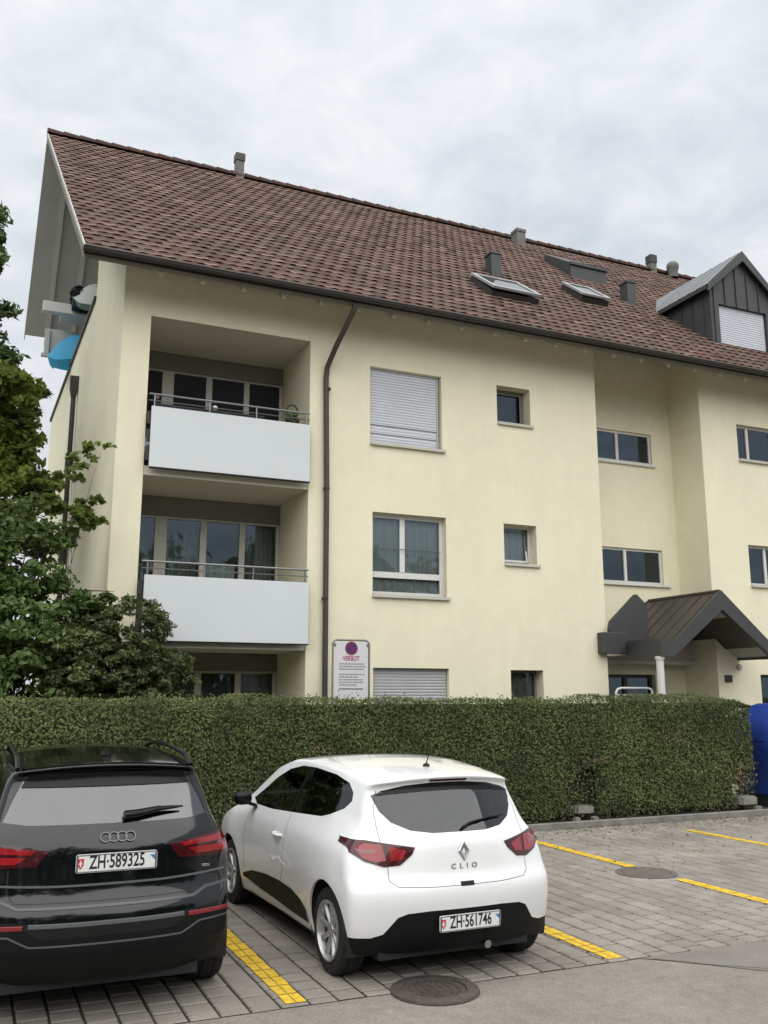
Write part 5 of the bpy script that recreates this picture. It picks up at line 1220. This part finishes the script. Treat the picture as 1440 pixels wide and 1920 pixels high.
# parasols and pots on the terrace
M_cl1 = mat('pale_parasol_cloth', (.62, .66, .60), .8, trans=.3); M_cl2 = mat('green_parasol_valance', (.16, .26, .20), .8); M_cl3 = mat('sky_blue_parasol_cloth', (.05, .36, .62), .7, trans=.25)
def parasol(name, label, c, r, hgt, tilt, m, mv, val, pole_z, n=8, az=0.):
    o = thing(name, label, 'parasol', (c[0], c[1], pole_z), 0, None); t = MB(); A = Matrix.Rotation(az, 3, 'X') @ Matrix.Rotation(tilt, 3, 'Y'); C_ = Vector(c)
    apex = C_ + A @ Vector((0, 0, hgt)); rim = []; mid = []
    for k in range(n * 3):
        a = 2 * math.pi * k / (n * 3); sc = 1 - .05 * (1 - math.cos(n * a)) / 2; rim.append(C_ + A @ Vector((r * sc * math.cos(a), r * sc * math.sin(a), 0))); mid.append(C_ + A @ Vector((r * .5 * math.cos(a), r * .5 * math.sin(a), hgt * .62)))
    q = n * 3; t.add([apex] + mid + rim, [(0, 1 + k, 1 + (k + 1) % q) for k in range(q)] + [(1 + k, 1 + q + k, 1 + q + (k + 1) % q, 1 + (k + 1) % q) for k in range(q)]); t.build('canopy', m, o, 30)
    t = MB(); lo = [p + A @ Vector((0, 0, -val * (1 + .15 * math.sin(4 * i)))) for i, p in enumerate(rim)]; t.add(rim + lo, [(k, (k + 1) % q, q + (k + 1) % q, q + k) for k in range(q)]); t.build('valance', mv, o, 30)
    t = MB(); t.tube([(c[0], c[1], pole_z), apex], .02, 8); t.build('pole', M_post, o, 40); return o
parasol('parasol', 'pale green and white parasol over the attic balcony by the gable', (2.08, 22.7, 11.93), .62, .22, R(-14), M_cl1, M_cl2, .16, 11.2, az=R(48))
parasol('parasol', 'sky-blue parasol leaning over the terrace parapet of the gable', (1.72, 23.4, 10.62), .72, .42, R(-20), M_cl3, M_cl3, .26, 9.0, az=R(34))
M_pot = mat('dark_plant_mass', (.022, .025, .026), .9, attr='tint', attr_amt=.5, second=(.05, .045, .05), vscale=5)
pp = thing('balcony_plants', 'dark potted plants massed on the attic balcony under the pale parasol', 'plants', (1.95, 22.9, 11.7))
P, Nn = blob((1.85, 22.85, 11.78), (.42, .25, .34), 2600, seed=77); leaves('foliage', P, unit(Nn + rng.normal(0, .7, Nn.shape)), rng.uniform(.04, .09, len(P)), M_pot, pp)
t = MB(); t.box(1.50, 2.15, 22.7, 22.98, 11.50, 11.72, .01); t.build('planter', M_bdk, pp)
# balcony bits on the top loggia
M_frame_b = mat('dark_wicker', (.045, .035, .028), .8)
wr = thing('plant_stand', 'dark wicker plant stand at the right end of the upper balcony', 'plant stand', (4.72, 14.75, 5.62))
t = MB(); 
for a in range(14):
    an = 2 * math.pi * a / 14; an2 = an + .45; t.tube([(4.72 + .10 * math.cos(an), 14.72, 6.86 + .13 * math.sin(an)), (4.72 + .10 * math.cos(an2), 14.72, 6.86 + .13 * math.sin(an2))], .014, 5)
t.build('wicker_hoop', M_frame_b, wr)
t = MB(); [t.tube([(4.72 + dx, 14.75, 5.62), (4.72 + dx * .6, 14.74, 6.75)], .012, 6) for dx in (-.12, 0, .12)]; t.build('stand_leg', M_frame_b, wr)
P, Nn = blob((4.72, 14.74, 6.72), (.16, .1, .14), 260, seed=5); leaves('foliage', P, unit(Nn + rng.normal(0, .6, Nn.shape)), rng.uniform(.025, .05, len(P)), M_l1, wr)
M_ball = mat('pale_globe', (.75, .73, .68), .4)
for k, (x, z, nm) in enumerate(((3.32, 6.70, 'small white globe lamp on the upper balcony rail, right one'), (2.36, 6.77, 'small pinkish globe lamp on the upper balcony rail, left one'))):
    o = thing('globe_lamp', nm, 'lamp', (x, 14.55, z - .1), 0, None); t = MB(); t.lathe([(.001, .045), (.03, .034), (.045, 0), (.03, -.034), (.001, -.045)], 14, 'z', (x, 14.55, z)); t.build('globe', M_ball if not k else mat('pink_globe', (.45, .25, .26), .5), o, 60)
    t = MB(); t.tube([(x, 14.55, z - .15), (x, 14.55, z - .035)], .012, 6); t.build('holder', M_gut, o)
lt = thing('planter_box', 'long dark blue planter box behind the upper balcony rail', 'planter', (3.0, 14.62, 6.4)); t = MB(); t.box(2.35, 4.15, 14.55, 14.72, 6.40, 6.655, .01); t.build('box', mat('dark_blue_planter', (.05, .075, .11), .6), lt)
t = MB(); t.box(2.33, 4.17, 14.535, 14.735, 6.63, 6.66, .004); t.build('rim', M_gut, lt)
# notice board frame seen over the hedge by the entrance
nb = thing('bicycle_rack_frame', 'white tubular frame standing in front of the dark entrance door', 'frame', (11.4, 14.2, .06)); t = MB()
t.tube([(10.98, 14.2, .06), (10.98, 14.2, 2.06), (11.02, 14.2, 2.11), (11.10, 14.2, 2.13), (11.72, 14.2, 2.13), (11.79, 14.2, 2.11), (11.82, 14.2, 2.06), (11.82, 14.2, .06)], .022, 8); t.build('upper_tube', M_wht, nb, 60)
t = MB(); t.tube([(10.98, 14.2, 2.0), (11.82, 14.2, 2.0)], .016, 8); t.build('crossbar', M_wht, nb, 60)
# stones at the foot of the hedge
def stone(label, x, y, z, sx, sy_, sz, name='stone'):
    bb = bmesh.new(); bmesh.ops.create_cube(bb, size=1); bmesh.ops.bevel(bb, geom=bb.edges[:], offset=.12, segments=2, affect='EDGES')
    for v in bb.verts: v.co = Vector((v.co.x * sx + rng.uniform(-.006, .006), v.co.y * sy_ + rng.uniform(-.006, .006), v.co.z * sz + rng.uniform(-.004, .004))) 
    t = MB(); t.addbm(bb); o = t.build(name, M_conc); o.location = (x, y, z); tag(o, label, 'stone', 'stones at the foot of the hedge'); return o
stone('flat stone block in the dark gap at the foot of the hedge', 9.0, 12.66, .22, .36, .22, .12, 'stone_block')
stone('pale stone block under the right end of the hedge', 12.35, 12.60, .22, .40, .25, .15, 'stone_block')
stone('small round pale stone left of the gap under the hedge', 8.78, 12.48, .09, .10, .09, .08)
stone('small round pale stone right of the gap under the hedge', 9.10, 12.46, .09, .10, .09, .08)
stone('small pale stone beside the blue container', 12.52, 12.48, .09, .14, .10, .08)
# woodland added unseen behind the camera, to give paint and glass dark reflections
wd = thing('reflection_wood', 'unseen dark wood added behind the camera to be reflected in paint and glass', 'reflection_wood', (2, -20, 0)); wd['kind'] = 'stuff'
Ps, Ns = [], []
for k in range(26):
    c = (-32 + 2.7 * k + rng.uniform(-1, 1), rng.uniform(-22, -17), rng.uniform(3.5, 5.0)); a, b = blob(c, (rng.uniform(2.2, 3.4), 2.5, rng.uniform(5.5, 7.0) + (3.5 if k < 13 else 0)), 1500, seed=k, ns=.3); Ps.append(a); Ns.append(b)
P = np.concatenate(Ps); Nn = np.concatenate(Ns); leaves('canopy', P, unit(Nn + rng.normal(0, .5, Nn.shape)), rng.uniform(.25, .5, len(P)), M_l1, wd)
hatchback(); suv()
